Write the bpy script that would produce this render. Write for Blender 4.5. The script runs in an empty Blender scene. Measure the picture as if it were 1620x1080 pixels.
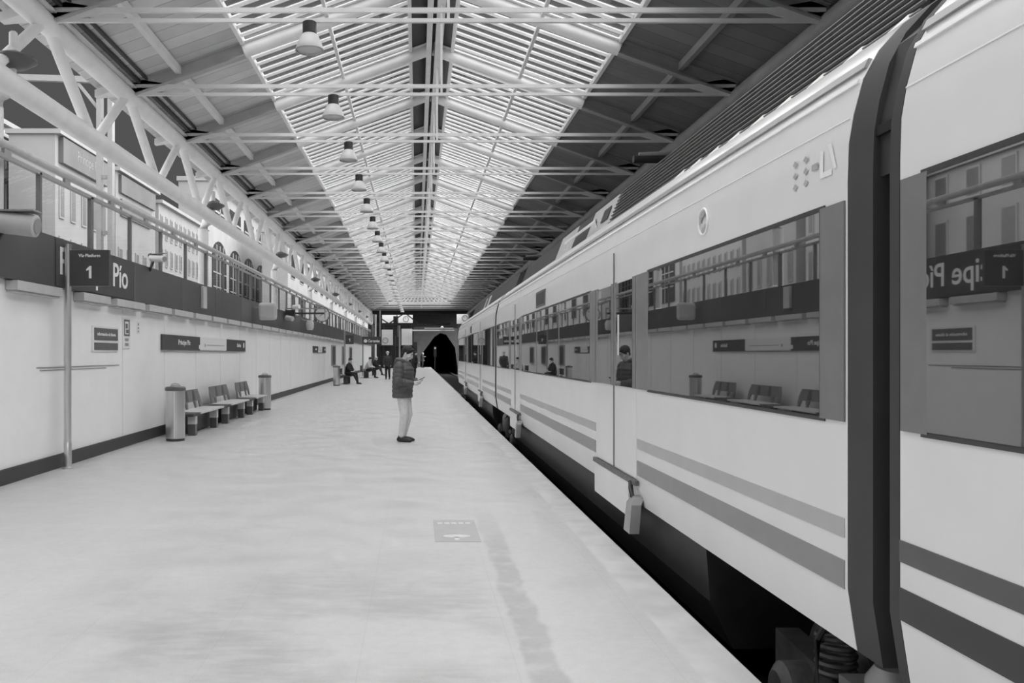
import bpy, math, random
from mathutils import Vector, Matrix
random.seed(7)
SC = bpy.context.scene
COL = SC.collection
PI = math.pi
V = Vector

# ------------------------------------------------------------------ camera, sky, sun, exposure
F_PX = 1350.0
EYE = 1.58
cam_d = bpy.data.cameras.new('camera')
cam_d.sensor_width = 36.0
cam_d.lens = 36.0 * F_PX / 1620.0
cam_d.shift_x = 150.0 / 1620.0
cam_d.shift_y = 20.0 / 1620.0
cam_d.clip_start = 0.05
cam_d.clip_end = 600
cam = bpy.data.objects.new('camera', cam_d)
cam.location = (0, 0, EYE)
cam.rotation_euler = (PI / 2, 0, 0)
COL.objects.link(cam)
SC.camera = cam

world = bpy.data.worlds.new('sky')
world.use_nodes = True
SC.world = world
bg = world.node_tree.nodes['Background']
bg.inputs[0].default_value = (0.078, 0.078, 0.078, 1)
bg.inputs[1].default_value = 1.0

def sun(name, strength, angle, rot):
    d = bpy.data.lights.new(name, 'SUN')
    d.energy = strength
    d.angle = math.radians(angle)
    o = bpy.data.objects.new(name, d)
    o.rotation_euler = [math.radians(a) for a in rot]
    o.location = (0, 20, 30)
    COL.objects.link(o)
    return o
sun('overcast_sky_light', 10.2, 140, (0, 32, 0))
sun('open_side_daylight', 1.3, 70, (0, -62, 0))      # from the open left side of the hall

SC.view_settings.view_transform = 'Standard'
SC.view_settings.look = 'None'
SC.view_settings.gamma = 1.0
SC.view_settings.use_curve_mapping = False
SC.view_settings.exposure = 0.13
SC.cycles.max_bounces = 8
SC.cycles.diffuse_bounces = 5
SC.cycles.glossy_bounces = 4
SC.cycles.transparent_max_bounces = 12
SC.cycles.caustics_reflective = False
SC.cycles.caustics_refractive = False
SC.cycles.sample_clamp_indirect = 6.0

# ------------------------------------------------------------------ materials
MATS = {}
def mat(name, g, rough=0.6, metal=0.0, noise=0.06, scale=6.0, ior=1.45, bump=0.0, stretch=(1, 1, 1)):
    if name in MATS:
        return MATS[name]
    m = bpy.data.materials.new(name)
    m.use_nodes = True
    nt = m.node_tree
    b = nt.nodes['Principled BSDF']
    b.inputs['Roughness'].default_value = rough
    b.inputs['Metallic'].default_value = metal
    b.inputs['IOR'].default_value = ior
    tc = nt.nodes.new('ShaderNodeTexCoord')
    mp = nt.nodes.new('ShaderNodeMapping')
    mp.inputs['Scale'].default_value = stretch
    nz = nt.nodes.new('ShaderNodeTexNoise')
    nz.inputs['Scale'].default_value = scale
    nz.inputs['Detail'].default_value = 5
    cr = nt.nodes.new('ShaderNodeValToRGB')
    lo, hi = g * (1 - noise), min(1.0, g * (1 + noise))
    cr.color_ramp.elements[0].position = 0.3
    cr.color_ramp.elements[0].color = (lo, lo, lo, 1)
    cr.color_ramp.elements[1].position = 0.7
    cr.color_ramp.elements[1].color = (hi, hi, hi, 1)
    nt.links.new(tc.outputs['Object'], mp.inputs[0])
    nt.links.new(mp.outputs[0], nz.inputs[0])
    nt.links.new(nz.outputs[0], cr.inputs[0])
    nt.links.new(cr.outputs[0], b.inputs['Base Color'])
    if bump:
        bp = nt.nodes.new('ShaderNodeBump')
        bp.inputs['Strength'].default_value = bump
        bp.inputs['Distance'].default_value = 0.02
        nt.links.new(nz.outputs[0], bp.inputs['Height'])
        nt.links.new(bp.outputs[0], b.inputs['Normal'])
    MATS[name] = m
    return m

def clear_glass(name='clear_glazing', f0=0.04, f90=0.95):
    m = bpy.data.materials.new(name)
    m.use_nodes = True
    nt = m.node_tree
    nt.nodes.clear()
    out = nt.nodes.new('ShaderNodeOutputMaterial')
    mx = nt.nodes.new('ShaderNodeMixShader')
    tr = nt.nodes.new('ShaderNodeBsdfTransparent')
    tr.inputs[0].default_value = (0.93, 0.93, 0.93, 1)
    gl = nt.nodes.new('ShaderNodeBsdfGlossy')
    gl.inputs['Roughness'].default_value = 0.0
    # Schlick reflectance, the same from both faces of a thin pane
    ge = nt.nodes.new('ShaderNodeNewGeometry')
    dt = nt.nodes.new('ShaderNodeVectorMath'); dt.operation = 'DOT_PRODUCT'
    nt.links.new(ge.outputs['Normal'], dt.inputs[0]); nt.links.new(ge.outputs['Incoming'], dt.inputs[1])
    src = dt.outputs['Value']
    for op, a, b in (('ABSOLUTE', None, 0), ('SUBTRACT', 1.0, None), ('POWER', None, 5.0), ('MULTIPLY_ADD', None, f90)):
        n = nt.nodes.new('ShaderNodeMath'); n.operation = op
        if op == 'SUBTRACT':
            n.inputs[0].default_value = 1.0; nt.links.new(src, n.inputs[1])
        else:
            nt.links.new(src, n.inputs[0]); n.inputs[1].default_value = b
            if op == 'MULTIPLY_ADD': n.inputs[2].default_value = f0
        src = n.outputs[0]
    nt.links.new(src, mx.inputs[0])
    nt.links.new(tr.outputs[0], mx.inputs[1])
    nt.links.new(gl.outputs[0], mx.inputs[2])
    nt.links.new(mx.outputs[0], out.inputs[0])
    return m

def plank_mat(name, g, axis_scale):
    """boards running down the slope: seams repeat along Y"""
    m = bpy.data.materials.new(name)
    m.use_nodes = True
    nt = m.node_tree
    b = nt.nodes['Principled BSDF']
    b.inputs['Roughness'].default_value = 0.75
    tc = nt.nodes.new('ShaderNodeTexCoord')
    sp = nt.nodes.new('ShaderNodeSeparateXYZ')
    nt.links.new(tc.outputs['Object'], sp.inputs[0])
    mu = nt.nodes.new('ShaderNodeMath'); mu.operation = 'MULTIPLY'; mu.inputs[1].default_value = axis_scale
    fl = nt.nodes.new('ShaderNodeMath'); fl.operation = 'FLOOR'
    fr = nt.nodes.new('ShaderNodeMath'); fr.operation = 'FRACT'
    wn = nt.nodes.new('ShaderNodeTexWhiteNoise'); wn.noise_dimensions = '1D'
    nt.links.new(sp.outputs['Y'], mu.inputs[0])
    nt.links.new(mu.outputs[0], fl.inputs[0])
    nt.links.new(mu.outputs[0], fr.inputs[0])
    nt.links.new(fl.outputs[0], wn.inputs['W'])
    r1 = nt.nodes.new('ShaderNodeMapRange')
    r1.inputs['To Min'].default_value = g * 0.86
    r1.inputs['To Max'].default_value = g * 1.1
    nt.links.new(wn.outputs['Value'], r1.inputs['Value'])
    seam = nt.nodes.new('ShaderNodeMath'); seam.operation = 'GREATER_THAN'; seam.inputs[1].default_value = 0.05
    nt.links.new(fr.outputs[0], seam.inputs[0])
    sm = nt.nodes.new('ShaderNodeMapRange')
    sm.inputs['To Min'].default_value = 0.6
    nt.links.new(seam.outputs[0], sm.inputs['Value'])
    nz = nt.nodes.new('ShaderNodeTexNoise'); nz.inputs['Scale'].default_value = 3
    nt.links.new(tc.outputs['Object'], nz.inputs[0])
    r2 = nt.nodes.new('ShaderNodeMapRange')
    r2.inputs['To Min'].default_value = 0.85; r2.inputs['To Max'].default_value = 1.12
    nt.links.new(nz.outputs[0], r2.inputs['Value'])
    a = nt.nodes.new('ShaderNodeMath'); a.operation = 'MULTIPLY'
    c = nt.nodes.new('ShaderNodeMath'); c.operation = 'MULTIPLY'
    nt.links.new(r1.outputs[0], a.inputs[0]); nt.links.new(sm.outputs[0], a.inputs[1])
    nt.links.new(a.outputs[0], c.inputs[0]); nt.links.new(r2.outputs[0], c.inputs[1])
    cc = nt.nodes.new('ShaderNodeCombineColor')
    for i in range(3):
        nt.links.new(c.outputs[0], cc.inputs[i])
    nt.links.new(cc.outputs[0], b.inputs['Base Color'])
    return m

def floor_mat():
    m = bpy.data.materials.new('platform_paving')
    m.use_nodes = True
    nt = m.node_tree
    L = nt.links.new
    b = nt.nodes['Principled BSDF']
    b.inputs['Roughness'].default_value = 0.32
    b.inputs['IOR'].default_value = 1.4
    tc = nt.nodes.new('ShaderNodeNewGeometry')
    sp = nt.nodes.new('ShaderNodeSeparateXYZ')
    L(tc.outputs['Position'], sp.inputs[0])
    def ramp(src, p0, p1, c0, c1):
        r = nt.nodes.new('ShaderNodeMapRange'); r.interpolation_type = 'SMOOTHSTEP'
        r.inputs['From Min'].default_value = p0; r.inputs['From Max'].default_value = p1
        r.inputs['To Min'].default_value = c0; r.inputs['To Max'].default_value = c1
        L(src, r.inputs['Value']); return r.outputs[0]
    def mul(x, y, op='MULTIPLY'):
        n = nt.nodes.new('ShaderNodeMath'); n.operation = op
        for i, q in enumerate((x, y)):
            if isinstance(q, (int, float)): n.inputs[i].default_value = q
            else: L(q, n.inputs[i])
        return n.outputs[0]
    def noise(scale, det=5, st=(1, 1, 1)):
        mp = nt.nodes.new('ShaderNodeMapping'); mp.inputs['Scale'].default_value = st
        n = nt.nodes.new('ShaderNodeTexNoise'); n.inputs['Scale'].default_value = scale; n.inputs['Detail'].default_value = det
        L(tc.outputs['Position'], mp.inputs[0]); L(mp.outputs[0], n.inputs[0]); return n.outputs[0]
    X, Y = sp.outputs['X'], sp.outputs['Y']
    fine = mul(ramp(noise(14), 0.3, 0.7, 0.97, 1.02), ramp(noise(90), 0.3, 0.7, 0.965, 1.03))
    # broad worn patch between wall and guide strip, nearest the near end
    worn = mul(ramp(noise(0.9, 8, (1, 1.3, 1)), 0.40, 0.58, 0.0, 1.0), ramp(noise(7, 6, (0.5, 2, 1)), 0.32, 0.6, 0.45, 1.0))
    zone = mul(mul(ramp(X, -2.6, -1.2, 0, 1), ramp(X, 0.25, 0.7, 1, 0)), ramp(Y, 4.8, 7.6, 1, 0))
    patch = mul(1.0, mul(mul(worn, zone), 0.24), 'SUBTRACT')
    # dirty guide strip parallel to the platform edge
    wob = mul(ramp(noise(2.0), 0, 1, -0.06, 0.06), X, 'ADD')
    strip = mul(ramp(wob, 0.54, 0.58, 0, 1), ramp(wob, 0.71, 0.75, 1, 0))
    strip = mul(mul(strip, ramp(noise(5), 0.30, 0.55, 0.3, 1.0)), ramp(Y, 6.2, 9.5, 1, 0))
    sfac = mul(1.0, mul(strip, 0.23), 'SUBTRACT')
    # big paving slabs: thin joints
    def joint(axis, pitch, w, off=0.0):
        f = nt.nodes.new('ShaderNodeMath'); f.operation = 'FRACT'
        L(mul(mul(axis, off, 'ADD'), 1.0 / pitch), f.inputs[0])
        return mul(f.outputs[0], w, 'LESS_THAN')
    j = nt.nodes.new('ShaderNodeMath'); j.operation = 'MAXIMUM'
    L(joint(Y, 0.8, 0.008), j.inputs[0]); L(joint(X, 0.8, 0.008, 0.3), j.inputs[1])
    jf = mul(1.0, mul(j.outputs[0], 0.07), 'SUBTRACT')
    tot = mul(mul(mul(fine, patch), mul(sfac, jf)), 0.575)
    cc = nt.nodes.new('ShaderNodeCombineColor')
    for i in range(3): L(tot, cc.inputs[i])
    L(cc.outputs[0], b.inputs['Base Color'])
    L(ramp(noise(2.2), 0.3, 0.7, 0.28, 0.5), b.inputs['Roughness'])
    return m

M_FLOOR = floor_mat()
M_COPING = mat('kerb_stone', 0.60, 0.6, noise=0.12, scale=3.5)
M_WALL = mat('white_wall_panels', 0.90, 0.45, noise=0.02, scale=3)
M_STEEL = mat('white_painted_steel', 0.90, 0.5, noise=0.05, scale=3)
M_BAR = mat('white_glazing_bars', 0.90, 0.5, noise=0.03)
def translucent(m, amount):
    """milky sheet: part of the daylight above comes through"""
    nt = m.node_tree
    b = nt.nodes['Principled BSDF']; out = nt.nodes['Material Output']
    t = nt.nodes.new('ShaderNodeBsdfTranslucent'); t.inputs[0].default_value = (0.9, 0.9, 0.9, 1)
    x = nt.nodes.new('ShaderNodeMixShader'); x.inputs[0].default_value = amount
    nt.links.new(b.outputs[0], x.inputs[1]); nt.links.new(t.outputs[0], x.inputs[2]); nt.links.new(x.outputs[0], out.inputs[0])
translucent(M_BAR, 0.30)
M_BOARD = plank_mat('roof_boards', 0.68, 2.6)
M_BOARD_DARK = plank_mat('roof_boards_shaded', 0.20, 2.6)  # shade of the slope above the train put into the board colour
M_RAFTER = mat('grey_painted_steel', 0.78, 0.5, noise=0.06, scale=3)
M_RAFTER_DARK = mat('dark_painted_steel', 0.30, 0.6, noise=0.08, scale=3)  # steel darkened for the shade above the train; also the dark overhead arms
M_FASCIA = mat('dark_blue_grey_panel', 0.095, 0.35, noise=0.12, scale=1.2)
M_FASC_JOINT = mat('panel_joint', 0.16, 0.5)
M_DARK = mat('charcoal_plinth', 0.05, 0.5)
M_BOX = mat('pale_grey_cladding', 0.52, 0.6, noise=0.05)
M_LETTER = mat('white_lettering', 0.9, 0.5, noise=0.01)
M_SIGN = mat('dark_sign_face', 0.075, 0.35, noise=0.06)
M_SIGN2 = mat('mid_grey_sign_face', 0.13, 0.4, noise=0.06)
M_SIGNW = mat('white_sign_face', 0.8, 0.4, noise=0.01)
M_CHROME = mat('brushed_steel', 0.62, 0.28, 0.85, noise=0.05, scale=30, stretch=(1, 1, 0.05))
M_ALU = mat('grey_aluminium', 0.38, 0.4, 0.3, noise=0.06)
M_RAIL = mat('pale_grey_rail', 0.6, 0.4, 0.2)
M_BLACK = mat('matt_black', 0.008, 0.7)
M_RUBBER = mat('dark_grey_rubber', 0.045, 0.6, noise=0.08)
M_GLASS = clear_glass()
M_GLASS_AR = clear_glass('low_reflection_glass', 0.005, 0.10)
M_POST = mat('parapet_post', 0.20, 0.45, 0.2)
M_TRAIN = mat('white_train_paint', 0.75, 0.22, noise=0.025, scale=2.5)
M_TRAIN_ROOF = mat('pale_train_roof', 0.70, 0.45, noise=0.05)
M_STRIPE1 = mat('grey_stripe', 0.42, 0.3, noise=0.04)
M_STRIPE2 = mat('darker_grey_stripe', 0.24, 0.3, noise=0.05)
M_STRIPE3 = mat('near_dark_stripe', 0.09, 0.3, noise=0.05)
M_WIN = mat('tinted_mirror_glass', 0.018, 0.015, ior=3.3, noise=0.02)
M_PILLAR = mat('grey_window_pillar', 0.18, 0.25, noise=0.05)
M_SEAL = mat('window_seal', 0.05, 0.5)
M_EQUIP = mat('dark_equipment', 0.035, 0.5, noise=0.15)
M_EQUIP2 = mat('oily_grey_metal', 0.13, 0.45, 0.3, noise=0.25, scale=12)
M_LOUVRE = mat('louvre_blade', 0.18, 0.45, 0.2)
M_BALLAST = mat('ballast', 0.035, 0.9, noise=0.4, scale=25, bump=0.8)
M_CONC = mat('grey_concrete', 0.13, 0.8, noise=0.1, scale=2)
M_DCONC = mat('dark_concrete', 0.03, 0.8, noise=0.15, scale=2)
M_FACADE = mat('pale_facade', 0.30, 0.8, noise=0.07, scale=0.8)
M_FACADE2 = mat('pale_render', 0.26, 0.8, noise=0.08, scale=0.8)
M_WINDOW = mat('far_window_glass', 0.12, 0.3)
M_DWINDOW = mat('dark_arch_glass', 0.03, 0.2)
M_BOARDF = mat('grey_fascia_board', 0.11, 0.5, noise=0.3, scale=0.4)
M_OUT = mat('outside_ground', 0.25, 0.9, noise=0.2)
M_MAST = mat('mast_paint', 0.30, 0.6, noise=0.05)
M_LAMPH = mat('lamp_housing', 0.03, 0.4)
M_SHADE = mat('pale_lamp_shade', 0.62, 0.3, noise=0.03)
M_SKIN = mat('skin', 0.7, 0.5, noise=0.03)
M_SKIN_PALE = mat('pale_skin', 0.6, 0.5, noise=0.03)
M_HAIR = mat('dark_hair', 0.025, 0.6, noise=0.3, scale=40)
M_JACKET = mat('charcoal_puffer', 0.10, 0.5, noise=0.12, scale=10)
M_TROUSER = mat('light_trousers', 0.72, 0.8, noise=0.08, scale=12)
M_SHOE = mat('dark_shoe', 0.03, 0.5)
M_CLOTH_B = mat('black_cloth', 0.025, 0.8, noise=0.2)
M_CLOTH_D = mat('dark_cloth', 0.05, 0.8, noise=0.2)
M_CLOTH_W = mat('white_cloth', 0.6, 0.8, noise=0.05)
M_SEAT = mat('grey_seat_metal', 0.24, 0.4, 0.3, noise=0.08)
M_SEAT_TOP = mat('pale_bench_slab', 0.62, 0.5, noise=0.05)

# ------------------------------------------------------------------ mesh builder
OFF = {}
class MB:
    def __init__(s): s.v = []; s.f = []; s.sm = []
    def add(s, vs, fs, smooth=False):
        n = len(s.v); s.v += [V(p) for p in vs]
        for f in fs: s.f.append([i + n for i in f]); s.sm.append(smooth)
        return s
    def box(s, x0, x1, y0, y1, z0, z1):
        vs = [(x, y, z) for z in (z0, z1) for y in (y0, y1) for x in (x0, x1)]
        return s.add(vs, [(0, 2, 3, 1), (4, 5, 7, 6), (0, 1, 5, 4), (2, 6, 7, 3), (0, 4, 6, 2), (1, 3, 7, 5)])
    def bar(s, p, q, w, h, up=(0, 0, 1)):
        p, q = V(p), V(q); d = (q - p).normalized(); up = V(up)
        if abs(d.dot(up)) > 0.98: up = V((0, 1, 0))
        a = d.cross(up).normalized(); b = a.cross(d).normalized()
        vs = []
        for c in (p, q):
            for i, j in ((-1, -1), (1, -1), (1, 1), (-1, 1)):
                vs.append(c + a * (i * w / 2) + b * (j * h / 2))
        return s.add(vs, [(3, 2, 1, 0), (4, 5, 6, 7), (0, 1, 5, 4), (1, 2, 6, 5), (2, 3, 7, 6), (3, 0, 4, 7)])
    def ibar(s, p, q, w, h, t=0.025):
        """I-section: two flanges and a web"""
        p, q = V(p), V(q); d = (q - p).normalized(); up = V((0, 0, 1))
        a = d.cross(up).normalized(); b = a.cross(d).normalized()
        for k in (-1, 1): s.bar(p + b * (k * (h - t) / 2), q + b * (k * (h - t) / 2), w, t)
        return s.bar(p, q, t * 1.6, h - t)
    def loft(s, rings, caps=True, smooth=True):
        n = len(rings[0]); vs = [p for r in rings for p in r]; fs = []
        for k in range(len(rings) - 1):
            for i in range(n):
                j = (i + 1) % n
                fs.append((k * n + i, k * n + j, (k + 1) * n + j, (k + 1) * n + i))
        s.add(vs, fs, smooth)
        if caps:
            m = len(s.v) - len(vs)
            s.f.append([m + i for i in range(n)][::-1]); s.sm.append(False)
            s.f.append([m + (len(rings) - 1) * n + i for i in range(n)]); s.sm.append(False)
        return s
    def tube(s, pts, r, n=12, caps=True, rr=None):
        pts = [V(p) for p in pts]; rings = []
        for k, p in enumerate(pts):
            d = (pts[min(k + 1, len(pts) - 1)] - pts[max(k - 1, 0)]).normalized()
            up = V((0, 0, 1)) if abs(d.z) < 0.9 else V((0, 1, 0))
            a = d.cross(up).normalized(); b = a.cross(d).normalized()
            R = rr[k] if rr else r
            rings.append([p + a * (R * math.cos(2 * PI * i / n)) + b * (R * math.sin(2 * PI * i / n)) for i in range(n)])
        return s.loft(rings, caps)
    def lathe(s, prof, c=(0, 0, 0), n=24, axis=(0, 0, 1), caps=True):
        ax = V(axis).normalized(); up = V((0, 0, 1)) if abs(ax.z) < 0.9 else V((0, 1, 0))
        a = ax.cross(up).normalized(); b = ax.cross(a).normalized(); c = V(c)
        rings = [[c + ax * h + a * (r * math.cos(2 * PI * i / n)) + b * (r * math.sin(2 * PI * i / n)) for i in range(n)] for r, h in prof]
        s.loft(rings, caps)
        return s
    def prism(s, poly, d):
        """closed polygon of points, extruded by vector d"""
        n = len(poly); d = V(d); vs = [V(p) for p in poly] + [V(p) + d for p in poly]
        fs = [tuple(range(n))[::-1], tuple(range(n, 2 * n))] + [(i, (i + 1) % n, n + (i + 1) % n, n + i) for i in range(n)]
        return s.add(vs, fs)
    def ball(s, c, r, n=12, squash=(1, 1, 1)):
        c = V(c); rings = []
        m = max(5, n // 2)
        for k in range(m + 1):
            t = -PI / 2 + PI * k / m; t = max(-PI / 2 + 0.06, min(PI / 2 - 0.06, t))
            rings.append([c + V((math.cos(t) * math.cos(2 * PI * i / n) * r * squash[0], math.cos(t) * math.sin(2 * PI * i / n) * r * squash[1], math.sin(t) * r * squash[2])) for i in range(n)])
        return s.loft(rings)
    def ring(s, c, R, r, axis, n=28, m=8):
        ax = V(axis).normalized(); up = V((0, 0, 1)) if abs(ax.z) < 0.9 else V((0, 1, 0))
        a = ax.cross(up).normalized(); b = ax.cross(a).normalized(); c = V(c)
        vs, fs = [], []
        for i in range(n):
            e = a * math.cos(2 * PI * i / n) + b * math.sin(2 * PI * i / n)
            for j in range(m):
                vs.append(c + e * (R + r * math.cos(2 * PI * j / m)) + ax * (r * math.sin(2 * PI * j / m)))
        for i in range(n):
            for j in range(m):
                fs.append((i * m + j, ((i + 1) % n) * m + j, ((i + 1) % n) * m + (j + 1) % m, i * m + (j + 1) % m))
        return s.add(vs, fs, True)
    def build(s, name, m, parent=None, bevel=0.0):
        me = bpy.data.meshes.new(name)
        if parent is not None:
            off = OFF.get(parent.name, V((0, 0, 0)))
        else:
            lo = V([min(p[i] for p in s.v) for i in range(3)]); hi = V([max(p[i] for p in s.v) for i in range(3)])
            off = V(((lo.x + hi.x) / 2, (lo.y + hi.y) / 2, lo.z))
        me.from_pydata([p - off for p in s.v], [], s.f)
        me.polygons.foreach_set('use_smooth', s.sm)
        me.materials.append(m)
        me.validate(); me.update()
        if any(s.sm): me.set_sharp_from_angle(angle=math.radians(38))
        o = bpy.data.objects.new(name, me)
        COL.objects.link(o)
        OFF[o.name] = off
        if parent is not None: o.parent = parent
        else: o.location = off
        if bevel:
            b = o.modifiers.new('edge', 'BEVEL'); b.width = bevel; b.segments = 2; b.limit_method = 'ANGLE'
        return o

def tag(o, label=None, cat=None, group=None, kind=None):
    if label: o['label'] = label
    if cat: o['category'] = cat
    if group: o['group'] = group
    if kind: o['kind'] = kind
    return o
def thing(name, loc, label, cat, group=None, rz=0.0, local=False):
    o = bpy.data.objects.new(name, None)
    o.empty_display_size = 0.2
    COL.objects.link(o)
    o.location = loc; o.rotation_euler = (0, 0, rz)
    OFF[o.name] = V((0, 0, 0)) if local else V(loc)
    return tag(o, label, cat, group)
def struct(o): o['kind'] = 'structure'; return o
def dup(o, loc, label=None, group=None, rz=None):
    r = o.copy(); COL.objects.link(r); r.location = loc
    if rz is not None: r.rotation_euler = (0, 0, rz)
    if label: r['label'] = label
    if group: r['group'] = group
    for ch in list(o.children):
        c = ch.copy(); COL.objects.link(c); c.parent = r
        for g in list(ch.children):
            d = g.copy(); COL.objects.link(d); d.parent = c
    return r
ONES = ['first', 'second', 'third', 'fourth', 'fifth', 'sixth', 'seventh', 'eighth', 'ninth', 'tenth', 'eleventh', 'twelfth', 'thirteenth',
        'fourteenth', 'fifteenth', 'sixteenth', 'seventeenth', 'eighteenth', 'nineteenth']
TENS = ['', '', 'twent', 'thirt', 'fort', 'fift', 'sixt']
CARD = ['', 'twenty', 'thirty', 'forty', 'fifty', 'sixty']
def ordw(n):
    if n < 20: return ONES[n - 1]
    if n % 10 == 0: return TENS[n // 10] + 'ieth'
    return CARD[n // 10 - 1] + '-' + ONES[n % 10 - 1]

def text_mb(s, height, origin, U, W, width=None, depth=0.006, center=False, bold=0.0):
    """lettering as a mesh: origin = left end of the baseline, U reading direction, W up; height = capital height"""
    cu = bpy.data.curves.new('lettering', 'FONT')
    cu.body = s; cu.size = 1.0; cu.extrude = 0.5; cu.resolution_u = 3; cu.offset = bold
    if center: cu.align_x = 'CENTER'
    o = bpy.data.objects.new('lettering', cu); COL.objects.link(o)
    dg = bpy.context.evaluated_depsgraph_get()
    me = bpy.data.meshes.new_from_object(o.evaluated_get(dg))
    bpy.data.objects.remove(o)
    k = height / 0.69
    xs = [v.co.x for v in me.vertices]
    ku = k if width is None else width / (max(xs) - min(xs))
    x0 = min(xs) if width is not None and not center else 0.0
    U, W, O = V(U).normalized(), V(W).normalized(), V(origin); N = U.cross(W)
    mb = MB()
    mb.add([O + U * ((v.co.x - x0) * ku) + W * (v.co.y * k) + N * (v.co.z + 0.5) * depth for v in me.vertices], [tuple(p.vertices) for p in me.polygons])
    bpy.data.meshes.remove(me)
    return mb
YD, ZD = (0, 1, 0), (0, 0, 1)
def one_mb(x, y, z, h):
    """a bold figure 1 with its flag, facing -Y"""
    p = [(0.02, 0), (0.02, 0.70), (-0.20, 0.60), (-0.20, 0.74), (0.06, 1.0), (0.22, 1.0), (0.22, 0)]
    return MB().prism([(x + u * h, y, z + v * h) for u, v in p][::-1], (0, -0.004, 0))

# ------------------------------------------------------------------ platform, track bed, walls
Y0, YP, YE = -8.0, 104.0, 93.0
XW, XE = -5.0, 1.656
struct(MB().box(XW - 0.3, 1.39, Y0, YP, -0.9, 0).build('floor', M_FLOOR))
struct(MB().box(1.39, XE, Y0, YP, -0.25, 0.0).build('trim_1', M_COPING))
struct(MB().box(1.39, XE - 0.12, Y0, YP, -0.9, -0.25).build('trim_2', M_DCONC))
struct(MB().box(1.39, 6.2, Y0, 130, -1.1, -0.9).build('ground', M_BALLAST))
for i, x in enumerate((2.40, 4.14)):
    rail = MB().box(x - 0.035, x + 0.035, Y0, 128, -0.74, -0.68).box(x - 0.01, x + 0.01, Y0, 128, -0.83, -0.74).box(x - 0.07, x + 0.07, Y0, 128, -0.86, -0.83).build('rail', M_EQUIP2)
    tag(rail, ['steel running rail on the platform side of the track', 'steel running rail on the far side of the track'][i], 'rail')
sl = MB()
for k in range(200): sl.box(2.0, 4.6, Y0 + 0.3 + k * 0.65, Y0 + 0.55 + k * 0.65, -0.92, -0.86)
tag(sl.build('sleepers', M_DCONC), 'dark sleepers under the rails', 'sleepers', kind='stuff')

w = MB().box(XW - 0.25, XW, Y0, YE, -0.9, 2.49)
struct(w.build('wall_left', M_WALL))
j = MB()
for k in range(42): j.box(XW, XW + 0.004, Y0 + 2.4 * k + 0.87, Y0 + 2.4 * k + 0.878, 0.18, 2.45)
struct(j.build('trim_3', mat('panel_seam', 0.62, 0.5)))
struct(MB().box(XW, XW + 0.03, Y0, YE, 0, 0.19).build('baseboard_left', M_DARK))
fa = MB().box(XW - 0.4, XW + 0.10, Y0, YE, 2.49, 3.17)
struct(fa.build('trim_4', M_FASCIA))
fj = MB()
for k in range(34):
    y = -0.2 + 3.0 * k - 6
    if y < YE: fj.box(XW + 0.10, XW + 0.105, y - 0.018, y + 0.018, 2.5, 3.16)
struct(fj.build('trim_5', M_FASC_JOINT))
struct(MB().box(XW, XW + 0.012, 11.2, 14.3, 1.395, 1.403).box(XW, XW + 0.012, 11.3, 13.7, 1.36, 1.366).build('trim_6', M_FASC_JOINT))
struct(MB().box(5.75, 6.0, Y0, YE + 2, -1.1, 6.6).build('wall_right', M_DCONC))

# pale boxes under the dark fascia
boxes = [(10.35, 11.66), (12.4, 13.5), (13.78, 15.2)] + [(15.45 + 1.62 * k, 16.85 + 1.62 * k) for k in range(26)]
for i, (a, b) in enumerate([(8.0, 9.6)] + boxes):
    if i == 0: continue
    c = MB().box(XW + 0.002, XW + 0.16, a, b, 2.36, 2.48).box(XW + 0.002, XW + 0.13, a + 0.03, b - 0.03, 2.335, 2.36)
    tag(c.build('soffit_box', M_BOX, bevel=0.008), '%s pale grey box from the near end, tight under the dark fascia' % ordw(i), 'box', 'pale boxes under the dark fascia')

# station name on the fascia
t = thing('station_name_sign', (XW + 0.105, 13.3, 2.52), 'dark fascia panel lettered Príncipe Pío in white, behind the platform sign', 'sign')
MB().box(XW + 0.102, XW + 0.112, 11.55, 14.75, 2.51, 3.15).build('panel', M_SIGN, t)
text_mb('Príncipe Pío', 0.37, (XW + 0.112, 11.68, 2.68), YD, ZD, width=2.72, bold=0.01).build('lettering', M_LETTER, t)
t = tag(MB().box(XW + 0.10, XW + 0.17, 19.3, 19.62, 2.62, 3.12).build('column_speaker', M_BOX, bevel=0.01), 'small upright grey loudspeaker on the dark fascia', 'loudspeaker')

# ------------------------------------------------------------------ glass parapet above the fascia
gp = thing('glass_parapet', (XW, 40, 3.17), 'glass parapet with grey posts and double rail on top of the dark fascia', 'railing')
py = [13.06 - 1.78 * 8 + 1.78 * k for k in range(53)]
for k, y in enumerate(py):
    wd = 0.055 if k % 4 else 0.10
    MB().box(XW - 0.03, XW + 0.03, y - wd / 2, y + wd / 2, 3.17, 3.98).build('post', M_POST, gp)
    if k + 1 < len(py):
        MB().box(XW - 0.006, XW + 0.006, y + 0.06, y + 1.72, 3.2, 3.94).build('glass_pane', M_GLASS_AR, gp)
MB().box(XW - 0.03, XW + 0.03, py[0], py[-1], 3.95, 4.0).build('lower_rail', M_ALU, gp)
MB().tube([(XW, py[0], 4.12), (XW, py[-1], 4.12)], 0.055, 12).build('hand_rail', M_RAIL, gp)
for k, y in enumerate(py): MB().box(XW - 0.02, XW + 0.02, y + 0.80, y + 0.98, 3.99, 4.08).build('rail_bracket', M_ALU, gp)

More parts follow.
